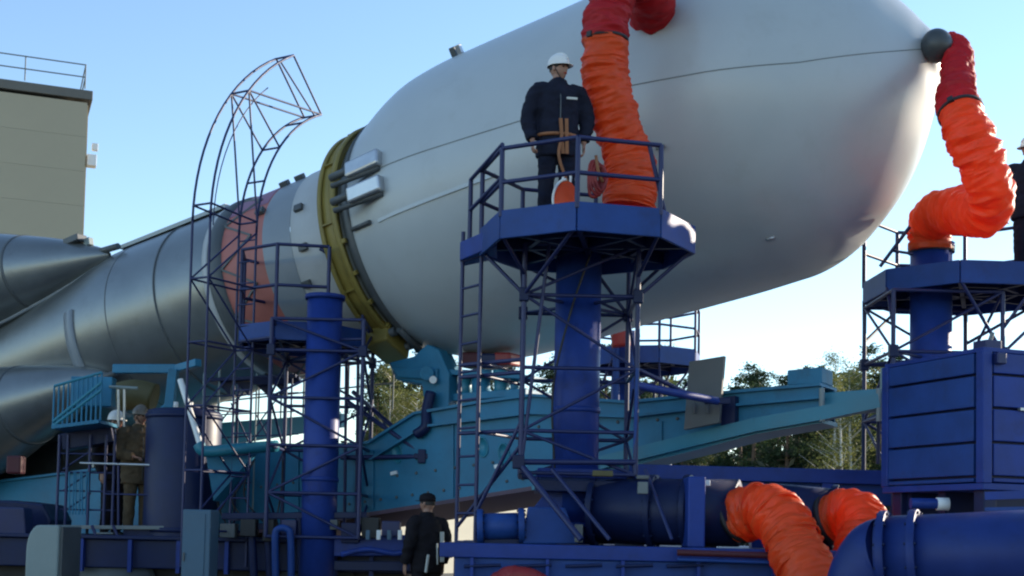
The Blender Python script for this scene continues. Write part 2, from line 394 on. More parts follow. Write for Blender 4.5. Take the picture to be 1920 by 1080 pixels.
# ------------------------------------------------------------------ rocket
RC = P(735, 464.5, 18.8); NC = P(1773, 90.5, 15.0)
RA = (NC - RC).normalized(); RL = (NC - RC).length
E1 = RA.cross(V((0, 0, 1))).normalized(); E2 = E1.cross(RA)
def RP(t, r, ph):
    ph = R_(ph); return RC + t * RA + r * (math.cos(ph) * E1 + math.sin(ph) * E2)
FT = [0.0, 0.389, 0.776, 1.05, 1.32, 1.60, 1.942, 2.35, 2.796, 3.727, 4.342, 4.947, 5.452, 5.70, 5.957, 6.20, 6.411, 6.815, 7.169, 7.472, 7.60, 7.68, 7.70]
FR = [1.41, 1.598, 1.775, 1.885, 1.965, 2.005, 2.03, 2.035, 2.038, 2.04, 2.05, 2.058, 2.05, 2.04, 1.985, 1.89, 1.765, 1.465, 1.075, 0.60, 0.36, 0.21, 0.02]
def smooth_prof(T, Rr, per=5):
    pts = catmull([V((t, r, 0)) for t, r in zip(T, Rr)], per); return [(p.x, p.y) for p in pts]
FP = smooth_prof(FT, FR)
def frad(t):
    for (t0, r0), (t1, r1) in zip(FP, FP[1:]):
        if t0 <= t <= t1: return r0 + (r1 - r0) * (t - t0) / max(1e-6, t1 - t0)
    return FP[-1][1]
def rocket():
    root = thing('rocket', 'huge grey rocket with white payload fairing lying tilted on the cyan erector', 'rocket', RC + RA * -6 - V((0, 0, 1.33)))
    fa = MB().lathe(RC, RA, E1, E2, FP, 144).build('fairing', 'fairing', root)
    def seam_ph(t, o): return o + (7 - 2.1 * (t - 1.45) if t < 4.8 else -9 * (t - 4.8) / 1.75 if t < 6.55 else -9 - 2 * (t - 6.55))
    for o_ph in (0, 180):
        s = MB(); pts = [t for t, r in FP[4:]]
        for t0, t1 in zip(pts, pts[1:]):
            w0 = 0.6 / max(.3, frad(t0)) * 0.5; w1 = 0.6 / max(.3, frad(t1)) * 0.5
            p0 = seam_ph(t0, o_ph); p1 = seam_ph(t1, o_ph)
            s.add([RP(t0, frad(t0) + .005, p0 - w0), RP(t0, frad(t0) + .005, p0 + w0), RP(t1, frad(t1) + .005, p1 + w1), RP(t1, frad(t1) + .005, p1 - w1)], [(0, 1, 2, 3)])
        s.build('seam', 'seam', fa)
    # cable duct along the fairing side
    s = MB()
    for i in range(6):
        t0 = 1.1 + i * .30; t1 = t0 + .302
        s.bar(RP(t0, frad(t0) + .006, -11), RP(t1, frad(t1) + .006, -11), .045, .02, E1)
    s.build('cable_duct', 'fairing', fa)
    s = MB().tube([RP(.55, frad(.55) + .03, -9), RP(.95, frad(.95) + .03, -10)], .028, 8); s.build('pipe_stub', 'darkgrey', fa)
    # nose cap
    MB().lathe(P(1757, 86, 14.72), RA, E1, E2, [(-.17 * math.cos(R_(a)), .188 * math.sin(R_(a)) + .001) for a in range(0, 181, 10)], 40).build('nose_cap', 'cap', fa)
    # hinge actuator housings
    for ph in (11, 1.0):
        c0 = RP(.78, frad(1.1) + .05, ph); c1 = RP(1.32, frad(1.28) + .03, ph); d = (c1 - c0).normalized(); n = (c0 - (RC + RA * .72)).normalized(); sd = d.cross(n).normalized(); n = sd.cross(d)
        h = MB(); h.obox((c0 + c1) / 2, d, sd, n, (c1 - c0).length / 2, .105, .085)
        a_ = h.build('actuator_housing', 'silver', fa, .03)
        h = MB().tube([c0 - d * .28 + sd * .09, c1 - d * .04 + sd * .12 - n * .02], .035, 10); h.tube([c0 - d * .3 - sd * .03, c0 + d * .05 - sd * .03], .05, 10); h.build('actuator_rod', 'darkgrey', fa)
    # small fittings on top and side
    for t, ph, s_ in ((2.02, 63, .05), (2.14, 61, .04)):
        c = RP(t, frad(t) + .06, ph); n = (c - (RC + RA * t)).normalized(); h = MB().obox(c, RA, n.cross(RA), n, s_ * .8, s_, .06); h.build('bracket', 'silver' if s_ < .045 else 'darkgrey', fa, .01)
    for t, ph in ((.30, 78), (.48, 74), (.15, 70)):
        c = RP(t, frad(t) + .03, ph); n = (c - (RC + RA * t)).normalized(); MB().obox(c, RA, n.cross(RA), n, .06, .05, .05).build('latch', 'darkgrey', fa, .01)
    c = RP(4.95, frad(4.95) + .02, -21); n = (c - (RC + RA * 4.95)).normalized(); sd = n.cross(RA)
    MB().obox(c, RA, sd, n, .05, .02, .02).build('bracket', 'seam', fa, .006)
    MB().tube([RP(5.62, 2.05, -62), RP(5.72, 2.05, -62)], .018, 8).build('pipe_stub', 'silver', fa)
    # stages, back to front
    st = MB().lathe(RC, RA, E1, E2, [(-22, 1.0), (-8, 1.14), (-5.3, 1.30), (-4.7, 1.36), (-4.4, 1.365), (-2.32, 1.335)], 96).build('core_stage', 'core', root)
    MB().lathe(RC, RA, E1, E2, [(-5.22, 1.30), (-5.22, 1.335), (-5.02, 1.355), (-5.02, 1.32)], 96, R_(-75), R_(12)).build('band', 'corelight', st)
    for t in (-4.3, -3.3):
        MB().lathe(RC, RA, E1, E2, [(t, 1.335), (t, 1.366), (t + .018, 1.366), (t + .018, 1.335)], 96).build('joint_ring', 'darkgrey', st)
    MB().lathe(RC, RA, E1, E2, [(-2.34, 1.32), (-2.34, 1.352), (-2.22, 1.35), (-2.22, 1.32)], 96, R_(-75), R_(80)).build('band', 'white', st)
    MB().lathe(RC, RA, E1, E2, [(-2.22, 1.30), (-2.22, 1.37), (-2.16, 1.385), (-1.99, 1.375), (-1.97, 1.30)], 96).build('interstage_ring', 'darkgrey', root)
    iv = MB().lathe(RC, RA, E1, E2, [(-1.98, 1.335), (-1.22, 1.335)], 96).build('interstage_cover', 'salmon', root)
    MB().lathe(RC, RA, E1, E2, [(-1.97, 1.339), (-1.24, 1.339)], 48, R_(38), R_(120)).build('upper_cover', 'pink', iv)
    # bracing lattice seen on the cover
    for k in range(5):
        p0 = 60 - k * 30
        MB().bar(RP(-1.98, 1.35, p0), RP(-1.42, 1.35, p0 - 15), .03, .02, E1).build('brace', 'darkgrey', iv)
        MB().bar(RP(-1.42, 1.352, p0 - 15), RP(-1.98, 1.352, p0 - 30), .03, .02, E1).build('brace', 'darkgrey', iv)
    us = MB().lathe(RC, RA, E1, E2, [(-1.22, 1.335), (-.72, 1.335)], 96).build('upper_stage', 'corelight', root)
    MB().lathe(RC, RA, E1, E2, [(-.72, 1.33), (-.70, 1.352), (-.36, 1.36), (0.02, 1.40)], 96).build('adapter_band', 'white', us)
    for t, ph in ((-1.2, 60), (-.95, 62), (-1.3, 30), (-.55, 20), (-.5, -5), (-.62, -25)):
        c = RP(t, 1.37, ph); n = (c - (RC + RA * t)).normalized(); MB().obox(c, RA, n.cross(RA), n, .07, .05, .035).build('fitting', 'darkgrey', us, .01)
    # cable duct on the top side of the core
    MB().bar(RP(-4.6, 1.40, 66), RP(-2.4, 1.38, 66), .10, .06, E2).build('cable_duct', 'core', st)
    # boosters
    tb = -4.62
    for i, ph in enumerate((54, -36, 144, 234)):
        cp = []
        prof = [(0, .03), (.12, .12), (.4, .24), (.9, .42), (1.6, .62), (2.6, .84), (4.5, 1.0), (8, 1.18), (14, 1.32), (17, 1.34)]
        def cen(dd): return RP(tb - dd, 1.40 + .33 * min(dd, 3) / 3 + max(0, dd - 3) * .035, ph)
        bo = MB(); dense = smooth_prof([a for a, b in prof], [b for a, b in prof], 4); n = 56
        base = 0
        for dd, r in dense:
            c = cen(dd)
            for k in range(n):
                an = 2 * math.pi * k / n; bo.v.append(c + r * (math.cos(an) * E1 + math.sin(an) * E2))
        for q_ in range(len(dense) - 1):
            for k in range(n):
                bo.f.append([q_ * n + k, q_ * n + (k + 1) % n, (q_ + 1) * n + (k + 1) % n, (q_ + 1) * n + k]); bo.sm.append(True)
        bb = bo.build('booster', 'core', root)
        for dd in (1.6, 2.6):
            r = [b for a, b in prof if a == dd][0]; c = cen(dd); pr_ = [(-.02, r - .02), (-.02, r + .012), (.03, r + .0), (.03, r - .03)]
            MB().lathe(c, RA, E1, E2, pr_, 56).build('joint_ring', 'darkgrey', bb)
        # edge fairing strip along the side facing the core
        pts = [cen(d_) + (1.0 * (b_)) * (math.cos(R_(ph - 130)) * E1 + math.sin(R_(ph - 130)) * E2) for d_, b_ in dense[6::2]]
        MB().tube(pts, .035, 8).build('side_pipe', 'corelight', bb)
        tip = cen(0) + RA * .02
        MB().tube([tip - RA * .25 + (RP(0, .1, ph) - RC), tip + RA * .22 + (RP(0, .06, ph) - RC)], .05, 10).build('thrust_pin', 'darkgrey', bb)
        if i == 0:
            MB().obox(cen(.55) + (RP(0, .33, 70) - RC), RA, E1, E2, .16, .1, .05).build('fitting', 'darkgrey', bb, .01)
            MB().obox(cen(.35) + (RP(0, .26, 80) - RC), RA, E1, E2, .06, .05, .06).build('fitting', 'palegreen', bb, .01)
rocket()

# ------------------------------------------------------------------ yellow support ring
def support_ring():
    root = thing('support_ring', 'ochre yellow half clamp ring gripping the rocket below its fairing', 'clamp ring', RP(0.05, 1.75, -70))
    a0, a1 = R_(-72), R_(96)
    MB().lathe(RC, RA, E1, E2, [(.02, 1.42), (.02, 1.60), (.28, 1.63), (.28, 1.50), (.02, 1.42)], 72, a0, a1).build('ring_web', 'yellow', root)
    MB().lathe(RC, RA, E1, E2, [(.0, 1.595), (.0, 1.635), (.06, 1.635), (.06, 1.595), (.0, 1.595)], 72, a0, a1).build('flange', 'yellow', root)
    MB().lathe(RC, RA, E1, E2, [(.24, 1.625), (.24, 1.665), (.32, 1.665), (.32, 1.625), (.24, 1.625)], 72, a0, a1).build('flange', 'yellow', root)
    MB().lathe(RC, RA, E1, E2, [(.33, 1.50), (.34, 1.59), (.52, 1.685), (.54, 1.62)], 72, R_(-76), R_(84)).build('rubber_seal', 'darkgrey', root)
    for ph in range(-66, 94, 32):
        c = RP(.15, 1.632, ph); n = (c - (RC + RA * .15)).normalized(); MB().obox(c, RA, n.cross(RA), n, .09, .010, .018).build('stiffener', 'yellow', root)
    for ph in range(-72, 20, 15):
        c = RP(.35, 1.64, ph); n = (c - (RC + RA * .35)).normalized(); MB().obox(c, RA, n.cross(RA), n, .03, .03, .03).build('bolt_block', 'yellow', root, .008)
    # foot that sits in the cyan saddle
    c = RP(.16, 1.68, -66); n = (c - (RC + RA * .16)).normalized(); sd = n.cross(RA)
    f = MB(); f.obox(c, RA, sd, n, .19, .26, .15); f.build('foot', 'yellow', root, .03)
    for k in (-1, 1):
        MB().tube([c + sd * .18 * k - RA * .26, c + sd * .18 * k + RA * .27], .06, 12).build('pin', 'darkgrey', root)
    MB().tube([c + RA * .34 + n * .05 - sd * .3, c + RA * .34 + n * .0 + sd * .2], .05, 12).build('clevis', 'darkgrey', root)
    MB().obox(RP(.0, 1.78, 95), RA, E1, E2, .14, .05, .08).build('end_lug', 'yellow', root, .01)
support_ring()

# ------------------------------------------------------------------ erector boom (cyan)
def onweb(px, py, off):
    d = (P(px, py, 1.0) - CC); k = ((RC + E1 * off - CC).dot(E1)) / d.dot(E1); return CC + d * k
def erector():
    root = thing('erector_boom', 'cyan steel erector boom running beneath the tilted rocket', 'erector', V((RC.x, RC.y, 0.0)))
    topl = [(-260, 950), (0, 905), (120, 890), (400, 855), (500, 838), (640, 836), (695, 832), (780, 778), (900, 757), (1000, 744), (1180, 757), (1300, 745), (1420, 734), (1541, 724)]
    botl = [(1541, 785), (1420, 806), (1300, 838), (1180, 868), (1000, 912), (650, 968), (400, 1006), (0, 1048), (-260, 1076)]
    OFF = .95
    near = [onweb(x, y, OFF) for x, y in topl + botl]
    MB().prism(near, -E1 * .05).build('near_web', 'cyan', root)
    farl = [p for p in topl if p[0] <= 1000] + [p for p in botl if p[0] <= 1000]
    MB().prism([onweb(x, y, OFF) - E1 * 1.9 for x, y in farl], -E1 * .05).build('far_web', 'cyan', root)
    farr = [p for p in topl if p[0] >= 1000] + [p for p in botl if p[0] >= 1000]
    MB().prism([onweb(x, y, OFF) - E1 * .45 for x, y in farr], -E1 * .05).build('far_web', 'cyan', root)
    tp = [onweb(x, y, OFF) for x, y in topl]; bt = [onweb(x, y, OFF) for x, y in botl]
    def flange(pts, nm, m, over, th, sgn, wid=1.95):
        b = MB()
        for p, q in zip(pts, pts[1:]):
            d = (q - p).normalized(); n = d.cross(E1).normalized() * sgn
            if n.z * sgn < 0 and False: n = -n
            up = E2 if sgn > 0 else -E2
            b.prism([p + E1 * over, q + E1 * over, q - E1 * (wid + over), p - E1 * (wid + over)], up * th)
        return b.build(nm, m, root)
    flange(tp[:10], 'top_flange', 'cyan', .06, .035, 1); flange(tp[9:], 'top_flange', 'cyan', .06, .035, 1, .5)
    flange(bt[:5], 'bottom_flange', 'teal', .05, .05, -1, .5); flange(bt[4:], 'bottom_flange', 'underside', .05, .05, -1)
    # second ledge line below the top edge
    lg = [onweb(x, y, OFF) for x, y in [(700, 862), (800, 800), (1000, 775), (1180, 782), (1300, 768), (1420, 757), (1541, 746)]]
    b = MB()
    for p, q in zip(lg, lg[1:]): b.bar(p + E1 * .045, q + E1 * .045, .09, .03, E2)
    b.build('ledge', 'cyan', root)
    # lower teal chord on the right
    b = MB(); ch = [onweb(x, y, OFF + .05) for x, y in [(1130, 868), (1300, 826), (1420, 797), (1541, 776), (1652, 752)]]
    for p, q in zip(ch, ch[1:]): b.bar(p, q, .16, .15, E2)
    b.build('lower_chord', 'teal', root)
    # end beam
    e0 = onweb(1535, 754, OFF); e1_ = onweb(1790, 735, OFF)
    MB().bar(e0 - E1 * .1, e1_ - E1 * .1, .16, .20, E2).build('end_beam', 'teal', root, .01)
    MB().bar(e0 - E1 * .5, e1_ - E1 * .5, .16, .20, E2).build('end_beam', 'teal', root, .01)
    for px in (1541, 1648):
        a_ = onweb(px, 728, OFF + .1); c_ = onweb(px, 790, OFF + .1); strut(root, a_, c_, .03, 'palegreen', 'pipe')
    # upright plate on the far end
    q = [onweb(x, y, OFF - .1) for x, y in [(1476, 722), (1541, 718), (1541, 688), (1476, 694)]]
    MB().prism(q, -E1 * .4).build('end_box', 'cyan', root, .01)
    # navy block standing in for the dark inner gap, and grey plate
    q = [onweb(x, y, OFF + .12) for x, y in [(1352, 800), (1378, 795), (1378, 742), (1352, 745)]]
    MB().prism(q, -E1 * .3).build('gap_block', 'navy', root)
    q = [onweb(x, y, OFF + .30) for x, y in [(1282, 806), (1348, 793), (1358, 667), (1292, 678)]]
    MB().prism(q, -E1 * .06).build('blast_plate', 'greyplate', root, .006)
    for k in range(2):
        a_ = onweb(1302 + 24 * k, 755, OFF + .36); c_ = onweb(1302 + 24 * k, 775, OFF + .36); strut(root, a_, c_, .02, 'darkgrey', 'bracket')
    # vertical stiffeners and bolts on the near web
    for px, y0, y1 in [(560, 846, 975), (700, 845, 955), (850, 790, 932), (1060, 790, 895), (1240, 790, 848)]:
        a_ = onweb(px, y0, OFF); c_ = onweb(px, y1, OFF)
        MB().bar(a_ + E1 * .012, c_ + E1 * .012, .02, .03, RA).build('stiffener', 'cyan', root)
    rows = [((655, 945), (980, 898), 12), ((745, 892), (960, 862), 7), ((1010, 800), (1270, 785), 8), ((400, 925), (550, 905), 6)]
    bm_ = None
    for (xa, ya), (xb, yb), n in rows:
        for i in range(n):
            t = i / (n - 1); c = onweb(xa + (xb - xa) * t, ya + (yb - ya) * t, OFF)
            if bm_ is None:
                k_ = MB().lathe(V((0, 0, 0)), E1, RA, E2, [(0, .021), (.012, .019), (.016, .014), (.017, .001)], 8); bm_ = k_.mesh('bolt'); bm_.materials.append(M['darkgrey'])
            o = bpy.data.objects.new('bolt', bm_); link(o, root); o.location = c - rootloc(root)
    for px, py in ((740, 887), (935, 874)):
        c = onweb(px, py, OFF); MB().obox(c + E1 * .015, RA, E1, E2, .05, .014, .022).build('name_plate', 'whitepaint', root)
    for px, py in ((745, 850), (905, 838), (945, 850)):
        c = onweb(px, py, OFF); MB().lathe(c, E1, RA, E2 * 1.6, [(0, .085), (.012, .085), (.014, .07), (.004, .07), (.004, .001)], 20).build('access_cover', 'teal', root)
    # saddle under the yellow ring
    c = RP(.10, 2.16, -76); up = V((0, 0, 1)); sd = RA.cross(up).normalized()
    q = [onweb(x, y, .80) for x, y in [(728, 680), (742, 712), (790, 720), (800, 790), (840, 790), (842, 700), (822, 655), (800, 645), (775, 668)]]
    MB().prism(q, -E1 * .22).build('saddle_bracket', 'cyan', root, .02)
    q = [onweb(x, y, .15) for x, y in [(740, 690), (752, 716), (800, 724), (805, 790), (850, 790), (852, 705), (832, 660), (805, 660)]]
    MB().prism(q, -E1 * .22).build('saddle_bracket', 'cyan', root, .02)
    q = [onweb(x, y, .85) for x, y in [(733, 690), (746, 708), (818, 712), (820, 690)]]
    MB().prism(q, -E1 * 1.0).build('saddle_beam', 'cyan', root, .02)
    strut(root, onweb(812, 712, .9), onweb(812, 712, -.3), .05, 'whitepaint', 'saddle_pin')
    strut(root, onweb(800, 700, .95), onweb(800, 700, .8), .09, 'cyan', 'boss', 16)
    # arm with elbow going down from the saddle
    b = MB().tube(catmull([onweb(808, 735, .9), onweb(800, 770, .95), onweb(798, 800, 1.0), onweb(780, 815, 1.02)], 6), .07, 12); b.build('hose_arm', 'navy', root)
    # hydraulic block between saddle and tower
    for i, (px, w_, m) in enumerate(((872, .16, 'teal'), (902, .22, 'cyan'), (940, .17, 'teal'), (965, .1, 'cyan'))):
        a_ = onweb(px, 752, .55); c_ = onweb(px, 702, .55)
        bb = MB().tube([a_, c_], w_ * .55, 18); bb.tube([c_, c_ + V((0, 0, .05))], w_ * .65, 18); bb.build('hydraulic_cylinder', m, root)
    q = [onweb(x, y, .7) for x, y in [(845, 752), (985, 742), (985, 728), (845, 738)]]; MB().prism(q, -E1 * .7).build('manifold', 'cyan', root, .01)
    q = [onweb(x, y, .75) for x, y in [(840, 702), (1000, 712), (1000, 704), (840, 692)]]; MB().prism(q, -E1 * .5).build('manifold', 'cyan', root, .01)
    for (x0, y0, x1, y1, m) in ((858, 688, 905, 660, 'maroon'), (925, 684, 956, 660, 'redbit'), (895, 690, 932, 662, 'navy')):
        q = [onweb(x, y, .5) for x, y in [(x0, y0), (x1, y0), (x1, y1), (x0, y1)]]; MB().prism(q, -E1 * .3).build('cushion_block', m, root, .03)
    # handrail on the far side of the boom
    for i in range(9):
        a_ = onweb(400 + i * 42, 800 - i * 4, -1.0); strut(root, a_, a_ + V((0, 0, .75)), .014, 'seam', 'handrail_post')
    for h in (.4, .75):
        strut(root, onweb(400, 800, -1.0) + V((0, 0, h)), onweb(736, 768, -1.0) + V((0, 0, h)), .014, 'seam', 'handrail')
    q = [onweb(x, y, -.9) for x, y in [(380, 795), (640, 775), (640, 800), (380, 840)]]; MB().prism(q, -E1 * .1).build('walkway_beam', 'teal', root)
    # left side frame: cyan cross beam, knee and white strut
    a_, c_ = P(215, 692, 18.2), P(332, 692, 18.0)
    MB().bar(a_, c_, .14, .12).build('cross_beam', 'cyan', root, .01)
    MB().bar(P(326, 692, 17.9), P(318, 765, 17.9), .12, .14, V((0, 1, 0))).build('knee', 'cyan', root, .01)
    MB().bar(P(318, 762, 17.9), P(285, 790, 17.9), .12, .12, V((0, 1, 0))).build('knee', 'cyan', root, .01)
    MB().bar(P(330, 692, 18), P(372, 680, 17.6), .10, .10).build('cross_beam', 'cyan', root, .01)
    strut(root, P(338, 712, 17.3), P(376, 835, 17.0), .04, 'whitepaint', 'support_strut')
    b = MB().tube(catmull([P(372, 832, 17.0), P(385, 846, 17.0), P(440, 842, 17.1), P(520, 836, 17.4)], 6), .075, 12); b.build('curved_arm', 'teal', root)
    MB().prism([P(385, 850, 17.2), P(480, 850, 17.4), P(420, 940, 17.4), P(400, 940, 17.2)], V((0, .1, 0))).build('gusset', 'cyan', root, .01)
erector()

# ------------------------------------------------------------------ service towers
DECK = 1.2
X3, Y3, Z3 = V((1, 0, 0)), V((0, 1, 0)), V((0, 0, 1))
def octagon(c, Rr, th0, z, n=8):
    return [V((c.x + Rr * math.sin(R_(th0 + 360 / n * k)), c.y - Rr * math.cos(R_(th0 + 360 / n * k)), z)) for k in range(n)]
def tower(label, col, colr, ztop, plat, Rr, th0, zf, half, levels, skip=(), rail=1.0, rim=.26, gap=(), lat_c=None, lat_rot=0.0, zb=DECK, rad=.021, open_rail=()):
    root = thing('service_tower', label, 'tower', (col.x, col.y, zb))
    # column with flanges
    MB().tube([(col.x, col.y, zb), (col.x, col.y, ztop)], colr, 40).build('column', 'blue', root)
    for z, dr in ((ztop - .03, .03), (zb + .2, .05), (zb + (ztop - zb) * .45, .012)):
        MB().tube([(col.x, col.y, z - .025), (col.x, col.y, z + .03)], colr + dr, 40).build('flange', 'blue', root)
    # platform
    oc = octagon(plat, Rr, th0, zf - .05)
    MB().prism(oc, (0, 0, .045)).build('floor_plate', 'navy', root)
    n = len(oc)
    for k in range(n):
        a, b = oc[k], oc[(k + 1) % n]; d = (b - a).normalized()
        mb = MB(); mb.bar(V((a.x, a.y, zf - rim / 2 + .06)) + d * .004, V((b.x, b.y, zf - rim / 2 + .06)) - d * .004, .035, rim); mb.build('rim_panel', 'bluelt', root, .006)
    for k in range(n):
        a = oc[k]; c0 = V((plat.x, plat.y, zf - .11)); a2 = V((a.x, a.y, zf - .11))
        MB().bar(c0, a2.lerp(c0, .03), .05, .11).build('joist', 'navy', root)
        m2 = a2.lerp(c0, .45); b2 = V((oc[(k + 1) % n].x, oc[(k + 1) % n].y, zf - .11)).lerp(c0, .45)
        MB().bar(m2, b2, .05, .09).build('joist', 'navy', root)
    # railing
    rr = .022
    for k in range(n):
        if k in skip: continue
        a = oc[k]; strut(root, V((a.x, a.y, zf)), V((a.x, a.y, zf + rail)), rr * 1.15, 'truss', 'railing_post')
    for k in range(n):
        if k in gap or k in skip or (k + 1) % n in skip: continue
        a, b = oc[k], oc[(k + 1) % n]
        for h in (rail, rail * .5):
            strut(root, V((a.x, a.y, zf + h)), V((b.x, b.y, zf + h)), rr, 'truss', 'railing_bar')
    # lattice
    lc = lat_c or col
    def corner(k, z):
        an = R_(45 + 90 * k) + lat_rot; return V((lc.x + half * 1.414 * math.cos(an), lc.y + half * 1.414 * math.sin(an), z))
    zs = levels
    for k in range(4): strut(root, corner(k, zs[0]), corner(k, zs[-1]), rad * 1.25, 'truss', 'leg')
    for z in zs:
        for k in range(4): strut(root, corner(k, z), corner((k + 1) % 4, z), rad, 'truss', 'crossbar')
    for j, (z0, z1) in enumerate(zip(zs, zs[1:])):
        for k in range(4):
            if (j + k) % 2: strut(root, corner(k, z0), corner((k + 1) % 4, z1), rad * .8, 'truss', 'brace')
            else: strut(root, corner((k + 1) % 4, z0), corner(k, z1), rad * .8, 'truss', 'brace')
            if z1 - z0 > .8 and (j + k) % 3 == 0: strut(root, corner(k, z1), corner((k + 1) % 4, z0), rad * .7, 'truss', 'brace')
    # raking struts up to the platform rim
    zt = zs[-1]; zl = zs[-2]
    for k in range(n):
        a = V((oc[k].x, oc[k].y, zf - .16)); kk = min(range(4), key=lambda q: (corner(q, zt) - a).length)
        strut(root, corner(kk, zl if k % 2 == 0 else zl * .6 + zt * .4), a, rad * .95, 'truss', 'raking_strut')
    # bolts joining legs and column
    for k in range(4):
        strut(root, corner(k, zl), V((col.x, col.y, zl)), rad * .9, 'truss', 'tie_bar')
        MB().obox(corner(k, zl), V((1, 0, 0)), V((0, 1, 0)), V((0, 0, 1)), .05, .05, .07).build('node_plate', 'navy', root, .01)
    return root, oc, corner

# centre tower
cc = P(1080, 800, 14.2); pc = P(1100, 430, 13.75)
zc = 4.40
cen_tower, oc_c, corner_c = tower('blue service tower on whose platform the person in a white helmet stands', V((cc.x, cc.y, 0)), .245, 4.35, V((pc.x, pc.y, 0)), 1.1, -8, zc, .585,
      [DECK + .72, 2.35, 3.0, 3.75, 4.28], skip=(2, 3), rail=.68, rim=.28, gap=())
def centre_extras():
    root = cen_tower
    # ladder on the left with a small landing
    a0 = P(868, 470, 14.3); a1 = P(903, 470, 14.0)
    for a in (a0, a1): strut(root, V((a.x, a.y, DECK - .5)), V((a.x, a.y, zc + .12)), .022, 'truss', 'ladder_rail')
    z = DECK
    while z < zc - .1:
        strut(root, V((a0.x, a0.y, z)), V((a1.x, a1.y, z)), .014, 'truss', 'rung'); z += .30
    b0 = P(932, 440, 13.7)
    MB().prism([V((a0.x - .03, a0.y - .05, zc - .20)), V((a1.x, a1.y - .22, zc - .20)), V((b0.x, b0.y - .2, zc - .20)), V((b0.x, b0.y + .45, zc - .20)), V((a0.x - .03, a0.y + .3, zc - .20))], (0, 0, .20)).build('landing', 'blue', root, .01)
    p0 = P(881, 430, 14.2); strut(root, V((p0.x, p0.y, zc)), V((p0.x, p0.y, zc + .66)), .025, 'truss', 'railing_post')
    o = oc_c[7]
    for h in (.66, .33): strut(root, V((p0.x, p0.y, zc + h)), V((o.x, o.y, zc + h + .06)), .022, 'truss', 'railing_bar')
    # horizontals from the ladder to the lattice
    for z in (2.95, 3.08, 2.35):
        strut(root, V((a0.x, a0.y, z)), corner_c(2, z), .022, 'truss', 'tie_bar')
        strut(root, V((a1.x, a1.y, z)), corner_c(1, z), .018, 'truss', 'tie_bar')
    strut(root, V((a1.x, a1.y, 1.5)), corner_c(2, 2.45), .02, 'truss', 'brace'); strut(root, V((a0.x, a0.y, 1.35)), corner_c(2, 2.2), .02, 'truss', 'brace')
    # foot: collar boxes, cone and raking legs
    MB().obox((cc.x + .05, cc.y, 1.93), V((1, 0, 0)), V((0, 1, 0)), V((0, 0, 1)), .46, .45, .05).build('base_plate', 'blue', root, .01)
    MB().obox((cc.x + .10, cc.y, 1.80), V((1, 0, 0)), V((0, 1, 0)), V((0, 0, 1)), .52, .5, .06).build('base_plate', 'navy', root, .01)
    MB().obox((cc.x + .03, cc.y, 1.86), V((1, 0, 0)), V((0, 1, 0)), V((0, 0, 1)), .42, .42, .04).build('base_plate', 'bluelt', root, .01)
    MB().prism([(cc.x - .72, cc.y - .2, DECK), (cc.x - .15, cc.y - .2, DECK), (cc.x - .1, cc.y - .2, 1.78), (cc.x - .28, cc.y - .2, 1.78)], (0, .5, 0)).build('gusset', 'blue', root, .01)
    q0 = P(972, 866, 13.4); q1 = P(1090, 1012, 12.9)
    strut(root, q0, q1, .032, 'truss', 'raking_leg'); strut(root, q0, corner_c(2, q0.z), .04, 'truss', 'tie_bar'); strut(root, q0, corner_c(3, q0.z + .03), .03, 'truss', 'tie_bar')
    MB().obox(q0, V((1, 0, 0)), V((0, 1, 0)), V((0, 0, 1)), .06, .06, .07).build('node_plate', 'navy', root, .01)
    strut(root, P(1035, 880, 13.4), P(1143, 1012, 12.9), .022, 'truss', 'raking_leg')
    strut(root, P(1210, 880, 13.4), P(1260, 1012, 12.9), .018, 'truss', 'raking_leg')
    # outrigger arm to the right
    r0 = P(1190, 722, 13.7); r1 = P(1345, 752, 14.6)
    strut(root, r0, r1, .045, 'blue', 'outrigger_arm'); strut(root, P(1190, 690, 13.7), P(1290, 738, 14.3), .025, 'truss', 'outrigger_stay')
    MB().obox(r1, V((1, 0, 0)), V((0, 1, 0)), V((0, 0, 1)), .14, .04, .035).build('outrigger_pad', 'navy', root, .01)
    v1 = oc_c[1]; strut(root, V((v1.x - .12, v1.y - .02, zc + .68)), V((v1.x + .06, v1.y + .1, zc + .02)), .022, 'truss', 'railing_bar')
    # upper stay and pipe by the right leg, its light put into a paler blue
    strut(root, P(1195, 690, 13.6), P(1190, 850, 13.6), .018, 'bluelt', 'pipe'); strut(root, corner_c(2, 1.95), corner_c(2, 4.3) + V((.25, 0, 0)), .02, 'truss', 'brace')
    # cable draped along the column
    MB().tube(catmull([(cc.x - .22, cc.y - .2, 1.9), (cc.x - .26, cc.y - .22, 2.8), (cc.x - .1, cc.y - .28, 3.6), (cc.x + .12, cc.y - .3, 4.3)], 8), .012, 6).build('cable', 'cable', root)
centre_extras()

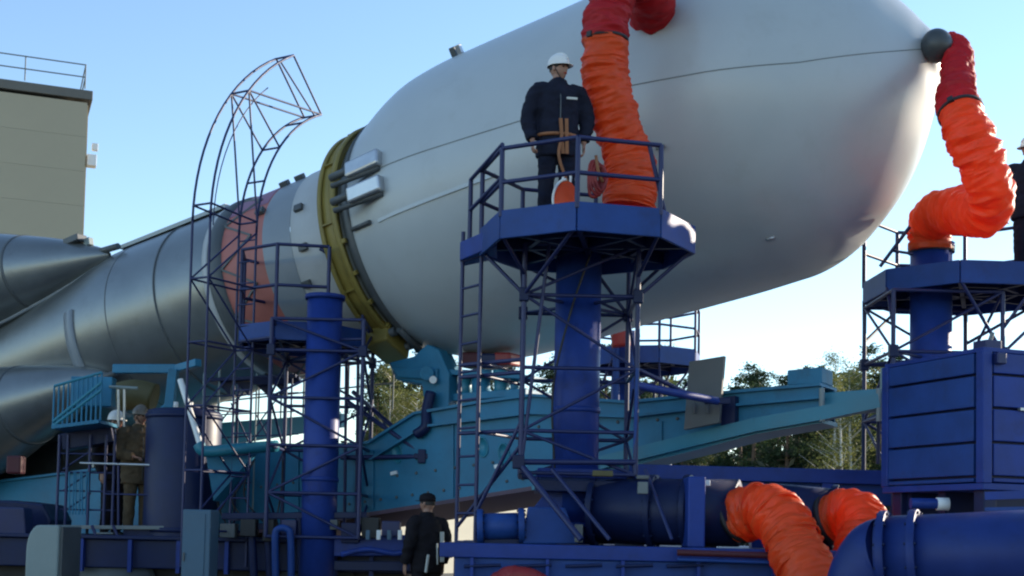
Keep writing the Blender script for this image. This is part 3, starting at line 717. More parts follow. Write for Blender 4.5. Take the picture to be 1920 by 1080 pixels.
# left tower
cl = P(603, 800, 17.0); ll = P(603, 800, 17.35); pl = P(566, 620, 17.85)
left_tower, oc_l, corner_l = tower('small blue service tower beside the yellow clamp ring with an empty platform', V((cl.x, cl.y, 0)), .225, ZP(603, 552, 17.0), V((pl.x, pl.y, 0)), .86, -14, ZP(520, 610, 17.0), .58,
      [DECK, 1.75, 2.35, 2.95, 3.55, 3.95], rail=1.05, rim=.24, gap=(1, 2), lat_c=V((ll.x, ll.y, 0)), zb=0.0)
def left_extras():
    root = left_tower
    h0 = P(600, 466, 17.6); h1 = P(628, 482, 17.6); h2 = P(692, 622, 17.8); h3 = P(738, 660, 18.1)
    for a, b in ((h0, h1), (h1, h2), (h2, h3)): strut(root, a, b, .028, 'truss', 'stair_rail')
    strut(root, h2, P(690, 640, 18), .02, 'truss', 'stair_post')
    k = P(800, 856, 17.2)
    for a in (P(662, 735, 18.2), P(650, 752, 17.8), P(640, 858, 17.7)): strut(root, a, k, .032, 'truss', 'outrigger_arm')
    strut(root, P(720, 790, 17.8), P(730, 858, 17.5), .02, 'truss', 'brace')
    MB().obox(k, V((1, 0, 0)), V((0, 1, 0)), V((0, 0, 1)), .16, .06, .035).build('outrigger_pad', 'navy', root, .01)
    MB().obox(k - V((.06, 0, 0)), V((1, 0, 0)), V((0, 1, 0)), V((0, 0, 1)), .05, .07, .09).build('node_plate', 'navy', root, .01)
    # two slim pipes beside the column
    for px in (650, 672): strut(root, P(px, 640, 17.6), P(px - 4, 985, 17.6), .022, 'truss', 'pipe')
    # arched bracket at the foot
    MB().tube(catmull([P(517, 1100, 16.6), P(516, 1010, 16.6), P(522, 992, 16.6), P(538, 992, 16.6), P(545, 1010, 16.6), P(546, 1100, 16.6)], 5), .045, 10).build('arched_bracket', 'bluelt', root)
    for px in (470, 500, 560, 620):
        strut(root, P(px, 960, 16.9), P(px + 8, 1110, 16.9), .05, 'navy', 'foot_post')
    MB().bar(P(420, 968, 17.0), P(690, 966, 17.0), .3, .08).build('foot_beam', 'navy', root, .01)
    MB().bar(P(470, 715, 18.6), P(560, 712, 18.8), .1, .1).build('bracket_beam', 'navy', root)
left_extras()

# right tower
cr_ = P(1745, 700, 15.7); pr_c = P(1805, 500, 16.0); zr = 4.40
right_tower, oc_r, corner_r = tower('blue service tower next to the rocket nose with an orange hose on its column', V((cr_.x, cr_.y, 0)), .24, ZP(1745, 455, 15.7), V((pr_c.x, pr_c.y, 0)), 1.15, -20, zr, .62,
      [DECK, 2.0, 2.75, 3.45, 4.15], rail=.85, rim=.26, skip=(0, 7), gap=(6,))
def right_extras():
    root = right_tower
    p0 = P(1650, 500, 15.7); p1 = P(1706, 425, 15.6); strut(root, p0, p1, .022, 'truss', 'railing_bar'); strut(root, P(1672, 470, 15.7), P(1712, 476, 15.6), .018, 'truss', 'railing_bar')
    MB().tube([(cr_.x, cr_.y, ZP(1745, 472, 15.7)), (cr_.x, cr_.y, ZP(1745, 455, 15.7))], .268, 32).build('clamp_band', 'darkgrey', root)
    strut(root, P(1656, 690, 15.0), P(1652, 790, 15.0), .03, 'palegreen', 'pipe'); strut(root, P(1648, 770, 15.0), P(1646, 870, 15.0), .022, 'truss', 'pipe')
right_extras()

# tower on the far side of the rocket
cf = P(1172, 660, 24.0); pf = P(1205, 668, 24.0); zff = ZP(1205, 668, 24.0)
far_tower, oc_f, corner_f = tower('blue service tower glimpsed beyond the rocket under the fairing', V((cf.x, cf.y, 0)), .24, zff + .4, V((pf.x, pf.y, 0)), 1.05, 10, zff, .6,
      [0.0, 1.2, 2.2, 3.2, 4.1], rail=.85, rim=.3, zb=0.0)
def far_extras():
    for px in (1155, 1185): strut(far_tower, P(px, 620, 23.0), P(px, 760, 23.0), .06, 'bluelt', 'pipe')
    MB().tube(catmull([P(1120, 612, 22.6), P(1140, 604, 22.6), P(1160, 616, 22.6), P(1165, 650, 22.6)], 6), .16, 14).build('hose_stub', 'redbit', far_tower)
    a = P(1245, 880, 23.5); 
    for px in (1244, 1256): strut(far_tower, P(px, 845, 23.0), P(px, 930, 23.0), .03, 'whitepaint', 'insulator')
far_extras()

# ------------------------------------------------------------------ curved truss around the rocket
def curved_truss():
    Q = RC + RA * -.80
    h = V((-E1.x, -E1.y, 0)).normalized()          # away from the camera
    al = V((RA.x, RA.y, 0)).normalized()
    base = Q - h * 2.9
    root = thing('curved_service_truss', 'slender dark blue lattice mast curving over the top of the grey rocket', 'truss', V((base.x, base.y, DECK)))
    def arc(rad, an, s): return Q + al * s - h * (rad * math.cos(R_(an))) + V((0, 0, 1)) * (rad * math.sin(R_(an))) 
    ro, ri, s0, s1 = 2.95, 2.1, -.16, .14
    A1 = 66
    r = .016
    for rad in (ro, ri):
        for s in (s0, s1):
            pts = [arc(rad, (A1 if rad == ri else 60) * i / 16, s) for i in range(17)]
            MB().tube(pts, r, 8).build('curved_chord', 'truss', root)
            b = arc(rad, 0, s); strut(root, V((b.x, b.y, DECK - .4)), b, r, 'truss', 'leg')
    # thinner middle wire
    MB().tube([arc(ro - .25, A1 * .75 * i / 12, s0 * .3) for i in range(13)], .008, 6).build('cable', 'truss', root)
    for a in (4, 38, 60): strut(root, arc(ro, a, s0), arc(ro, a, s1), r * .85, 'truss', 'crossbar')
    for a in (4, 20, 36, 54, 66): strut(root, arc(ri, a, s0), arc(ri, a, s1), r * .85, 'truss', 'crossbar')
    for s in (s0, s1):
        strut(root, arc(ro, 60, s), arc(ri, 66, s), r * .85, 'truss', 'crossbar')
        strut(root, arc(ro, 4, s), arc(ri, 4, s), r * .85, 'truss', 'crossbar')
        for a, b in ((38, 66), (38, 36), (38, 4)): strut(root, arc(ro, a, s), arc(ri, b, s), r * .8, 'truss', 'brace')
    strut(root, arc(ro, 54, s1), arc(ri, 62, s1), r * .75, 'truss', 'brace')
    # straight lower part
    zs = [arc(ro, 0, 0).z, 4.4, 3.6, 2.8, 2.0, 1.25]
    def lp(rad, s, z): b = arc(rad, 0, s); return V((b.x, b.y, z))
    for j, z in enumerate(zs[1:]):
        for rad in (ro, ri): strut(root, lp(rad, s0, z), lp(rad, s1, z), r * .85, 'truss', 'crossbar')
        for s in (s0, s1): strut(root, lp(ro, s, z), lp(ri, s, z), r * .85, 'truss', 'crossbar')
        zp = zs[j]
        for s in (s0, s1):
            if j % 2: strut(root, lp(ro, s, zp), lp(ri, s, z), r * .75, 'truss', 'brace')
            else: strut(root, lp(ri, s, zp), lp(ro, s, z), r * .75, 'truss', 'brace')
    z = 1.4
    while z < arc(ri, 0, 0).z:
        strut(root, lp(ri, s0, z), lp(ri, s1, z), .011, 'truss', 'rung'); z += .28
curved_truss()

# ------------------------------------------------------------------ hoses
def hose(label, pts, r, m='orange', seed=0, taper=None, wr=1.0, clamp=(), per=14, second=None, hoops=()):
    path = catmull(pts, per); n = 48; root = thing('air_hose', label, 'hose', V(pts[0]))
    # resample finely
    fine = []
    for a, b in zip(path, path[1:]):
        for k in range(3): fine.append(a.lerp(b, k / 3))
    fine.append(path[-1]); mL = len(fine)
    mb = MB(); u = (fine[1] - fine[0]).orthogonal().normalized(); s_acc = 0
    for i, p in enumerate(fine):
        t = (fine[min(i + 2, mL - 1)] - fine[max(i - 2, 0)]).normalized(); u = (u - t * u.dot(t)).normalized(); w_ = t.cross(u)
        if i: s_acc += (p - fine[i - 1]).length
        f = i / (mL - 1); rr = r * (taper(f) if taper else 1)
        for k in range(n):
            an = 2 * math.pi * k / n; dr = math.cos(an) * u + math.sin(an) * w_
            q = V((math.cos(an) * .6, math.sin(an) * .6, s_acc * 10 + seed))
            w1 = noise.noise(q); q4 = noise.noise(V((math.cos(an) * .9 + 5, math.sin(an) * .9, s_acc * 24 + seed))); w2 = noise.noise(V((math.cos(an) * 2.4 + 7, math.sin(an) * 2.4, s_acc * 17 + seed))); w3 = noise.noise(V((math.cos(an) * .7, math.sin(an) * .7, s_acc * 2.2 + seed * 3)))
            ridge = 1 - abs(w1) * 2.2
            mb.v.append(p + dr * (rr + wr * r * (.085 * ridge - .07 + .06 * w2 + .09 * w3 + .035 * (1 - 2.4 * abs(q4)))))
    for i in range(mL - 1):
        for k in range(n):
            mb.f.append([i * n + k, i * n + (k + 1) % n, (i + 1) * n + (k + 1) % n, (i + 1) * n + k]); mb.sm.append(True)
    mb.f.append([k for k in reversed(range(n))]); mb.sm.append(False); mb.f.append([(mL - 1) * n + k for k in range(n)]); mb.sm.append(False)
    if second:
        cut = int((mL - 1) * second[0]); fa = MB(); fb = MB(); fa.v = mb.v; fb.v = mb.v
        for f_, s_ in zip(mb.f, mb.sm):
            (fa if min(f_) // n < cut else fb).f.append(f_); (fa if min(f_) // n < cut else fb).sm.append(s_)
        for q_ in (fa, fb):                       # drop unused vertices
            used = sorted({i for f_ in q_.f for i in f_}); mp_ = {o: j for j, o in enumerate(used)}; q_.v = [mb.v[i] for i in used]; q_.f = [[mp_[i] for i in f_] for f_ in q_.f]
        fa.build('sleeve', m, root); fb.build('upper_sleeve', second[1], root)
        c = fine[cut]; t = (fine[cut + 1] - fine[cut - 1]).normalized(); uu = t.orthogonal().normalized()
        MB().lathe(c, t, uu, t.cross(uu), [(-.014, r * .9), (-.014, r * .985), (.014, r * .985), (.014, r * .9)], 40).build('clamp_band', 'black', root)
        MB().obox(c + uu * r * .99, t, uu, t.cross(uu), .03, .025, .03).build('clamp_buckle', 'black', root, .006)
        MB().obox(c - uu * r * .99, t, uu, t.cross(uu), .03, .025, .03).build('clamp_buckle', 'black', root, .006)
    else: mb.build('sleeve', m, root)
    for f in hoops:
        i = int((mL - 2) * f); c = fine[i]; t = (fine[i + 1] - fine[max(i - 1, 0)]).normalized(); uu = t.orthogonal().normalized(); rr = r * (taper(f) if taper else 1)
        ring = MB(); nn = 36; ww = t.cross(uu); ring.tube([c + (rr * 1.0) * (math.cos(2 * math.pi * k / nn) * uu + math.sin(2 * math.pi * k / nn) * ww) for k in range(nn + 1)], .012, 6); ring.build('hoop', m, root)
    for f in clamp:
        i = int((mL - 2) * f); c = fine[i]; t = (fine[i + 1] - fine[max(i - 1, 0)]).normalized(); uu = t.orthogonal().normalized()
        MB().lathe(c, t, uu, t.cross(uu), [(-.025, r * .9), (-.025, r * 1.05), (.025, r * 1.05), (.025, r * .9)], 40).build('clamp_band', 'black', root)
    return root

hose('orange fabric air hose rising past the white helmeted person into the fairing side',
     [P(1180, 395, 13.75), P(1184, 345, 13.8), P(1178, 290, 13.85), P(1155, 225, 13.85), P(1138, 150, 13.85), P(1135, 90, 13.85), P(1140, 20, 13.9), P(1165, -40, 14.0), P(1200, -42, 14.2), P(1222, -5, 14.4), P(1226, 40, 14.9)],
     .245, seed=3, second=(.52, 'darkred'), taper=lambda f: 1.12 - .12 * min(1, f * 3), wr=1.4)
hose('orange fabric air hose bent from a tower column up to the rocket nose',
     [P(1745, 470, 15.7), P(1745, 425, 15.7), P(1758, 398, 15.3), P(1800, 394, 14.7), P(1843, 396, 14.1), P(1857, 366, 13.8), P(1840, 312, 13.7), P(1815, 250, 13.7), P(1797, 195, 13.9), P(1797, 145, 14.3), P(1797, 98, 14.7), P(1780, 75, 14.95)],
     .238, seed=11, second=(.70, 'darkred'), taper=lambda f: 1.05 if f < .6 else 1.05 - .55 * (f - .6) / .4, wr=1.5)
hose('orange wrinkled air hose arching down from the duct outlet over the deck edge',
     [P(1385, 968, 13.3), P(1410, 958, 13.15), P(1445, 958, 12.95), P(1475, 992, 12.7), P(1498, 1040, 12.5), P(1520, 1090, 12.3), P(1550, 1150, 12.2), P(1600, 1250, 12.2)], .265, seed=23, clamp=(.02,), wr=1.5, hoops=(.2, .35, .5, .65))
hose('orange hose dropping behind the large blue pipe',
     [P(1555, 975, 13.9), P(1578, 968, 13.8), P(1610, 968, 13.6), P(1622, 1000, 13.3), P(1610, 1050, 13.0), P(1600, 1110, 12.9), P(1600, 1200, 12.9)], .27, seed=31, clamp=(.02,), wr=1.2)
hose('red orange hose end lying below the deck beam', [P(925, 1098, 12.6), P(955, 1082, 12.6), P(990, 1084, 12.6), P(1020, 1100, 12.7)], .10, m='redbit', seed=41, wr=.8)

# ------------------------------------------------------------------ ducts, deck and machinery
def duct(label, a, b, r, m='blue', flanges=(0, 1), name='air_duct', n=48, box=None):
    root = thing(name, label, 'duct', V(a)); a = V(a); b = V(b); d = (b - a); L = d.length; t = d / L; u = t.orthogonal().normalized(); w_ = t.cross(u)
    MB().lathe(a, t, u, w_, [(0, r * .8), (0, r), (L, r), (L, r * .8)], n).build('pipe', m, root)
    for f in flanges:
        MB().lathe(a, t, u, w_, [(L * f - .03, r * .9), (L * f - .03, r + .045), (L * f + .03, r + .045), (L * f + .03, r * .9)], n).build('flange', m, root, .006)
        for k in range(12):
            an = 2 * math.pi * k / 12; c = a + t * (L * f) + (r + .022) * (math.cos(an) * u + math.sin(an) * w_); strut(root, c - t * .045, c + t * .045, .012, 'navy', 'bolt', 6)
    for f in (.25, .75):
        c = a + t * L * f; MB().bar(V((c.x, c.y, c.z - r * .9)), V((c.x, c.y, min(DECK, c.z - r - .05))), .3, .06, V((0, 1, 0))).build('foot', 'navy', root)
    return root
duct('big blue air duct at the foot of the centre service tower', P(1115, 958, 13.9), P(1385, 962, 13.4), .34, m='navy', flanges=(.02, .42, .66))
duct('blue air duct behind the two orange hose outlets', P(1440, 960, 14.2), P(1565, 972, 14.0), .31, m='navy', flanges=(.98,))
duct('large blue pipe with bolted flanges lying below the ribbed blue container', P(1650, 1046, 10.6), P(2080, 1032, 9.9), .33, m='blueshade', flanges=(.03, .17))
def pipe_end():
    # rounded elbow that closes the large pipe on its left
    root = thing('pipe_elbow', 'blue elbow turning down at the end of the large flanged pipe', 'pipe', P(1640, 1046, 10.6))
    MB().tube(catmull([P(1664, 1046, 10.58), P(1650, 1052, 10.62), P(1632, 1084, 10.66), P(1622, 1130, 10.7), P(1618, 1220, 10.7)], 8), .325, 40).build('bend', 'blueshade', root)
pipe_end()
duct('short blue motor drum with rounded end on the deck', P(897, 988, 13.4), P(985, 986, 13.4), .135, m='bluelt', flanges=(.04, .92), name='motor_drum')
def deck():
    root = thing('mobile_deck', 'blue steel deck carrying the towers, ducts and container', 'deck', (2.5, 14, 0))
    x0 = P(835, 1030, 12.9).x
    MB().box((x0, 12.85, 1.12), (9.5, 18.5, 1.195)).build('deck_plate', 'navy', root, .01)
    MB().box((x0 - .05, 12.78, 1.06), (9.5, 12.85, 1.20)).build('edge_beam', 'blue', root, .01)
    MB().box((x0 + .1, 12.82, .62), (9.5, 12.88, 1.06)).build('beam_web', 'bluelt', root, .01)
    MB().box((x0, 12.70, .56), (9.5, 12.95, .62)).build('lower_flange', 'blue', root, .01)
    for i in range(14):
        xx = x0 + .25 + i * .72; MB().box((xx, 12.72, .62), (xx + .03, 12.82, 1.06)).build('web_rib', 'blue', root)
    for i, xx in enumerate((x0 + .4, 1.6, 3.4, 5.4, 7.6)):
        MB().box((xx, 13.3, 0), (xx + .35, 13.7, 1.12)).build('leg', 'navy', root, .01)
        MB().box((xx, 17.3, 0), (xx + .35, 17.7, 1.12)).build('leg', 'navy', root, .01)
    # rear frame behind the orange outlets
    a = P(1290, 890, 15.2); b = P(1700, 905, 15.0)
    MB().bar(P(1180, 884, 15.0), P(1800, 900, 15.0), .2, .16).build('rear_beam', 'blue', root, .01)
    MB().bar(P(1180, 918, 15.05), P(1800, 932, 15.05), .12, .24).build('rear_beam', 'bluelt', root, .01)
    for px in (1300, 1420, 1550, 1690):
        q = P(px, 905, 15.0); MB().box((q.x - .07, 14.9, 1.19), (q.x + .07, 15.1, q.z)).build('rear_post', 'blue', root, .01)
    q = P(1300, 955, 13.2); MB().box((q.x - .08, 13.0, 1.2), (q.x + .09, 13.5, ZP(1300, 895, 13.2))).build('duct_bracket', 'blue', root, .015)
    # housing next to the motor drum
    MB().prism([P(980, 1020, 13.3), P(1085, 1020, 13.3), P(1060, 952, 13.3), P(990, 950, 13.3)], V((0, .5, 0))).build('motor_housing', 'bluelt', root, .015)
    for (px, py, dx, dz, m) in ((1130, 888, .10, .03, 'rust'), (1205, 895, .06, .02, 'greyplate'), (1325, 906, .03, .03, 'whitepaint'), (1205, 915, .05, .06, 'seam'), (1085, 1000, .04, .09, 'greyplate')):
        q = P(px, py, 13.2); MB().obox(q, V((1, 0, 0)), V((0, 1, 0)), V((0, 0, 1)), dx, .05, dz).build('fitting', m, root, .01)
    strut(root, P(1270, 1036, 12.6), P(1490, 1043, 12.6), .03, 'maroon', 'pipe'); strut(root, P(1270, 1049, 12.6), P(1480, 1056, 12.6), .018, 'bluelt', 'pipe')
    for i in range(5):
        q = P(870 + i * 95, 1062, 12.7); strut(root, q, q + V((.35, 0, .02)), .018, 'navy', 'pipe')
deck()
def left_deck():
    root = thing('rail_wagon', 'dark navy rail wagon frame with clutter under the rocket', 'wagon', (-6, 17, 0))
    x1 = P(760, 1000, 17).x; x0 = -11.5
    MB().box((x0, 17.2, .75), (x1 + .2, 19.2, 1.12)).build('frame', 'navy', root, .015)
    MB().box((x0, 17.1, 1.12), (x1 + .1, 19.3, 1.17)).build('deck_plate', 'navy', root, .01)
    MB().box((x0, 17.5, .15), (x1, 19.0, .75)).build('under_body', 'black', root)
    rnd = random.Random(3)
    for i in range(16):
        xx = x0 + .4 + i * .62; MB().box((xx, 17.12, .7), (xx + .05, 17.2, 1.12)).build('rib', 'blue', root)
    for i in range(4):
        xx = x0 + 1.2 + i * 2.6; u = MB().lathe(V((xx, 17.25, .5)), V((0, 1, 0)), V((1, 0, 0)), V((0, 0, 1)), [(0, .01), (0, .48), (.1, .48), (.1, .52), (.14, .52), (.14, .01)], 36); u.build('wheel', 'darkgrey', root)
    # hoses, valves and boxes on the deck
    for i in range(9):
        px = 430 + i * 38; q = P(px, 1000 - rnd.uniform(0, 22), 16.9)
        MB().obox(q, V((1, 0, 0)), V((0, 1, 0)), V((0, 0, 1)), rnd.uniform(.05, .13), .12, rnd.uniform(.06, .14)).build('valve_box', rnd.choice(['navy', 'truss', 'navy', 'black', 'darkgrey']), root, .01)
    for i in range(5):
        q = P(690 + i * 20, 1003, 16.6); MB().obox(q, V((1, 0, 0)), V((0, 1, 0)), V((0, 0, 1)), .025, .03, .06).build('valve', 'whitepaint' if i % 2 else 'paleblue', root, .005)
    MB().tube(catmull([P(640, 1040, 16.7), P(690, 1030, 16.7), P(740, 1038, 16.7), P(770, 1030, 16.7)], 6), .035, 8).build('pipe', 'blue', root)
    MB().bar(P(600, 1024, 16.9), P(770, 1022, 16.9), .1, .26).build('side_beam', 'blue', root, .01)
    MB().bar(P(600, 1060, 16.9), P(770, 1062, 16.9), .1, .12).build('side_beam', 'navy', root, .01)
    # low body at the far left
    MB().prism([P(-90, 1010, 18), P(90, 1010, 18), P(95, 975, 18), P(80, 945, 18), P(20, 938, 18), P(-90, 938, 18)], V((0, .9, 0))).build('equipment_hood', 'navy', root, .03)
    MB().prism([P(-60, 1020, 17.3), P(50, 1020, 17.3), P(45, 952, 17.3), P(-60, 948, 17.3)], V((0, .3, 0))).build('equipment_box', 'truss', root, .02)
left_deck()
def drum():
    q = P(340, 960, 18.0); zt = ZP(340, 768, 18.0); zb = 1.17
    root = thing('hydraulic_tank', 'tall dark navy cylindrical tank beside the cyan curved arm', 'tank', (q.x, q.y, zb))
    MB().lathe(V((q.x, q.y, 0)), V((0, 0, 1)), V((1, 0, 0)), V((0, 1, 0)), [(zb, .50), (zt - .06, .50), (zt - .02, .48), (zt, .40), (zt + .01, .01)], 56).build('shell', 'navy', root)
    for z in (zb + .08, zt - .10): MB().lathe(V((q.x, q.y, z)), V((0, 0, 1)), V((1, 0, 0)), V((0, 1, 0)), [(-.03, .49), (-.03, .515), (.03, .515), (.03, .49)], 56).build('hoop', 'navy', root)
    for dx in (-.08, .12):
        c = V((q.x + dx, q.y - .2, zt)); MB().tube([c, c + V((0, 0, .09))], .04, 12).build('cap', 'whitepaint', root)
    strut(root, (q.x + .36, q.y - .37, zb + .1), (q.x + .36, q.y - .37, zt - .1), .02, 'truss', 'pipe')
drum()
def cabinet():
    a = P(341, 1080, 15.5); b = P(396, 956, 15.5)
    root = thing('electrical_cabinet', 'plain pale blue cabinet standing before the navy wagon', 'cabinet', ((a.x + b.x) / 2, 15.6, 0))
    MB().box((a.x, 15.5, .08), (b.x, 15.95, b.z)).build('body', 'paleblue', root, .012)
    MB().box((a.x + .02, 15.488, .14), (b.x - .06, 15.5, b.z - .05)).build('door', 'paleblue', root, .004)
    MB().box((a.x + .02, 15.47, .9), (a.x + .04, 15.49, 1.0)).build('handle', 'darkgrey', root)
    MB().box((a.x + .02, 15.52, 0), (b.x - .02, 15.93, .08)).build('plinth', 'darkgrey', root)
    a = P(46, 1080, 15.2); b = P(112, 985, 15.2)
    root = thing('pale_housing', 'pale grey green rounded machine housing at the wagon end', 'housing', ((a.x + b.x) / 2, 15.4, 0))
    pts = [(a.x + .02, 0), (b.x, 0), (b.x, b.z), (a.x + .16, b.z)] 
    arc_ = [(a.x + .16 - .14 * math.sin(R_(k * 15)), b.z - .30 + .30 * math.cos(R_(k * 15))) for k in range(1, 7)]
    MB().prism([V((x_, 15.2, z_)) for x_, z_ in pts + arc_], V((0, .8, 0))).build('shell', 'palegreen', root, .02)
    MB().box((a.x + .1, 15.185, .55), (b.x - .06, 15.2, .57)).build('seam_strip', 'darkgrey', root)
    MB().box((b.x - .02, 15.25, .3), (b.x + .03, 15.9, b.z - .02)).build('side_frame', 'darkgrey', root)
cabinet()

def pipe_rack():
    root = thing('pipe_rack', 'rack of slim pipes and a dark walkway between the navy tank and the small tower', 'pipe rack', (P(470, 980, 18.6).x, 18.8, 1.17))
    rnd = random.Random(12)
    for px, y0, m in ((383, 700, 'palegreen'), (412, 690, 'palegreen'), (447, 720, 'truss'), (482, 700, 'palegreen'), (510, 712, 'truss'), (535, 740, 'truss'), (548, 700, 'truss')):  # pale pipes: sunlight on the tubes put into their colour
        a = P(px, y0, 18.7); strut(root, a, V((a.x, a.y, 1.17)), rnd.uniform(.012, .02), m, 'pipe')
    MB().bar(P(395, 716, 18.9), P(560, 708, 18.9), .5, .05).build('walkway', 'navy', root, .006)
    for px in (405, 440, 475, 510):
        MB().prism([P(px, 716, 18.8), P(px + 30, 715, 18.8), P(px + 26, 742, 18.8)], V((0, .04, 0))).build('bracket', 'navy', root)
    for py in (740, 775, 818, 866, 905): strut(root, P(380, py + 4, 18.6), P(560, py - 4, 18.7), .010, 'truss', 'crossbar')
    for i in range(7):
        x0 = 385 + i * 24; y0 = rnd.uniform(730, 800); strut(root, P(x0, y0, 18.65), P(x0 + rnd.choice((-48, 48)), y0 + rnd.uniform(60, 110), 18.65), .011, 'truss', 'brace')
    for i in range(6):
        x0 = 400 + i * 26; pts = [P(x0, 860, 17.9), P(x0 + rnd.uniform(-20, 20), 900, 17.8), P(x0 + rnd.uniform(-25, 25), 940, 17.8), P(x0 + rnd.uniform(-15, 30), 985, 17.8)]
        MB().tube(catmull(pts, 6), .012, 6).build('cable', 'cable', root)
    for i in range(10):
        q = P(rnd.uniform(410, 700), rnd.uniform(975, 1000), 16.95); MB().obox(q, X3, Y3, Z3, rnd.uniform(.02, .05), .04, rnd.uniform(.02, .06)).build('valve', rnd.choice(['silver', 'navy', 'darkgrey', 'paleblue']), root, .006)
pipe_rack()

# ribbed container
def container():
    A = P(1845, 780, 12.0); B = P(1666, 790, 13.3)
    zt = ZP(1845, 657, 12.0); zb = ZP(1842, 906, 12.0)
    A = V((A.x, A.y, 0)); B = V((B.x, B.y, 0)); d = (B - A).normalized(); n = V((-d.y, d.x, 0)); n = n if n.x > 0 else -n      # n points into the box (right)
    L = (B - A).length; Wd = 2.0; up = V((0, 0, 1))
    root = thing('ribbed_container', 'dark blue ribbed steel container raised in front of the right tower', 'container', A + n * .5 + d * .5 + up * zb)
    MB().obox(A + d * L / 2 + n * Wd / 2 + up * (zt + zb) / 2, d, n, up, L / 2 - .03, Wd / 2 - .03, (zt - zb) / 2 - .03).build('core_box', 'navy', root)
    hs = [0, .05, .31, .57, .825, 1.0]
    for k in range(5):
        z0 = zb + (zt - zb) * hs[k]; z1 = zb + (zt - zb) * hs[k + 1]; g = .012
        MB().obox(A + d * (L / 2 + .03) + up * (z0 + z1) / 2, d, n, up, L / 2 - .07, .035, (z1 - z0) / 2 - g).build('panel', 'bluelt', root, .008)
        MB().obox(A + n * (Wd / 2) + up * (z0 + z1) / 2, n, d, up, Wd / 2 - .08, .035, (z1 - z0) / 2 - g).build('panel', 'blue', root, .008)
    for o_ in (A, A + d * L, A + n * Wd): MB().obox(o_ + up * (zt + zb) / 2, d, n, up, .05, .05, (zt - zb) / 2).build('corner_post', 'blue', root, .008)
    MB().obox(A + d * L / 2 + n * Wd / 2 + up * (zt + .012), d, n, up, L / 2 + .03, Wd / 2 + .03, .02).build('lid', 'blue', root, .006)
    MB().obox(A + d * L / 2 + n * Wd / 2 + up * (zb - .03), d, n, up, L / 2 + .04, Wd / 2 + .04, .03).build('base_frame', 'blue', root, .006)
    for i in range(3):
        MB().obox(A + d * (.2 + i * .5) + n * .6 + up * (zb - .16), d, n, up, .05, .5, .1).build('skid', 'navy', root)
    q = A + d * .1 + n * .12 + up * (zt + .05)
    MB().obox(q, d, n, up, .09, .09, .06).build('lifting_block', 'truss', root, .01); strut(root, q, q + V((.05, 0, .14)), .02, 'seam', 'lifting_eye')
    MB().obox(q - up * .12 - d * .17 , d, n, up, .03, .05, .05).build('lifting_block', 'truss', root, .01)
    # legs under the container down to the deck
    for o_ in (A + d * .1 + n * .1, A + d * (L - .1) + n * .1, A + d * .1 + n * 1.8, A + d * (L - .1) + n * 1.8):
        MB().obox(o_ + up * ((zb - .05) * .5), d, n, up, .07, .07, (zb - .05) * .5).build('leg', 'navy', root, .01)
    q = P(1768, 945, 12.4); strut(root, q - V((.06, 0, 0)), q + V((.05, 0, 0)), .06, 'whitepaint', 'end_cap', 18)  # white stands in for sunlight on this small end
    strut(root, q - V((.3, 0, 0)), q, .05, 'blue', 'pipe', 14)
    MB().bar(P(1850, 930, 11.6), P(2000, 925, 11.2), .1, .07).build('side_rail', 'blue', root); MB().bar(P(1850, 955, 11.6), P(2000, 952, 11.2), .1, .03).build('side_rail', 'bluelt', root)
    MB().obox(A + n * .42 + up * (zb + (zt - zb) * .57) - d * .05, n, d, up, .07, .02, .012).build('handle', 'silver', root)
container()

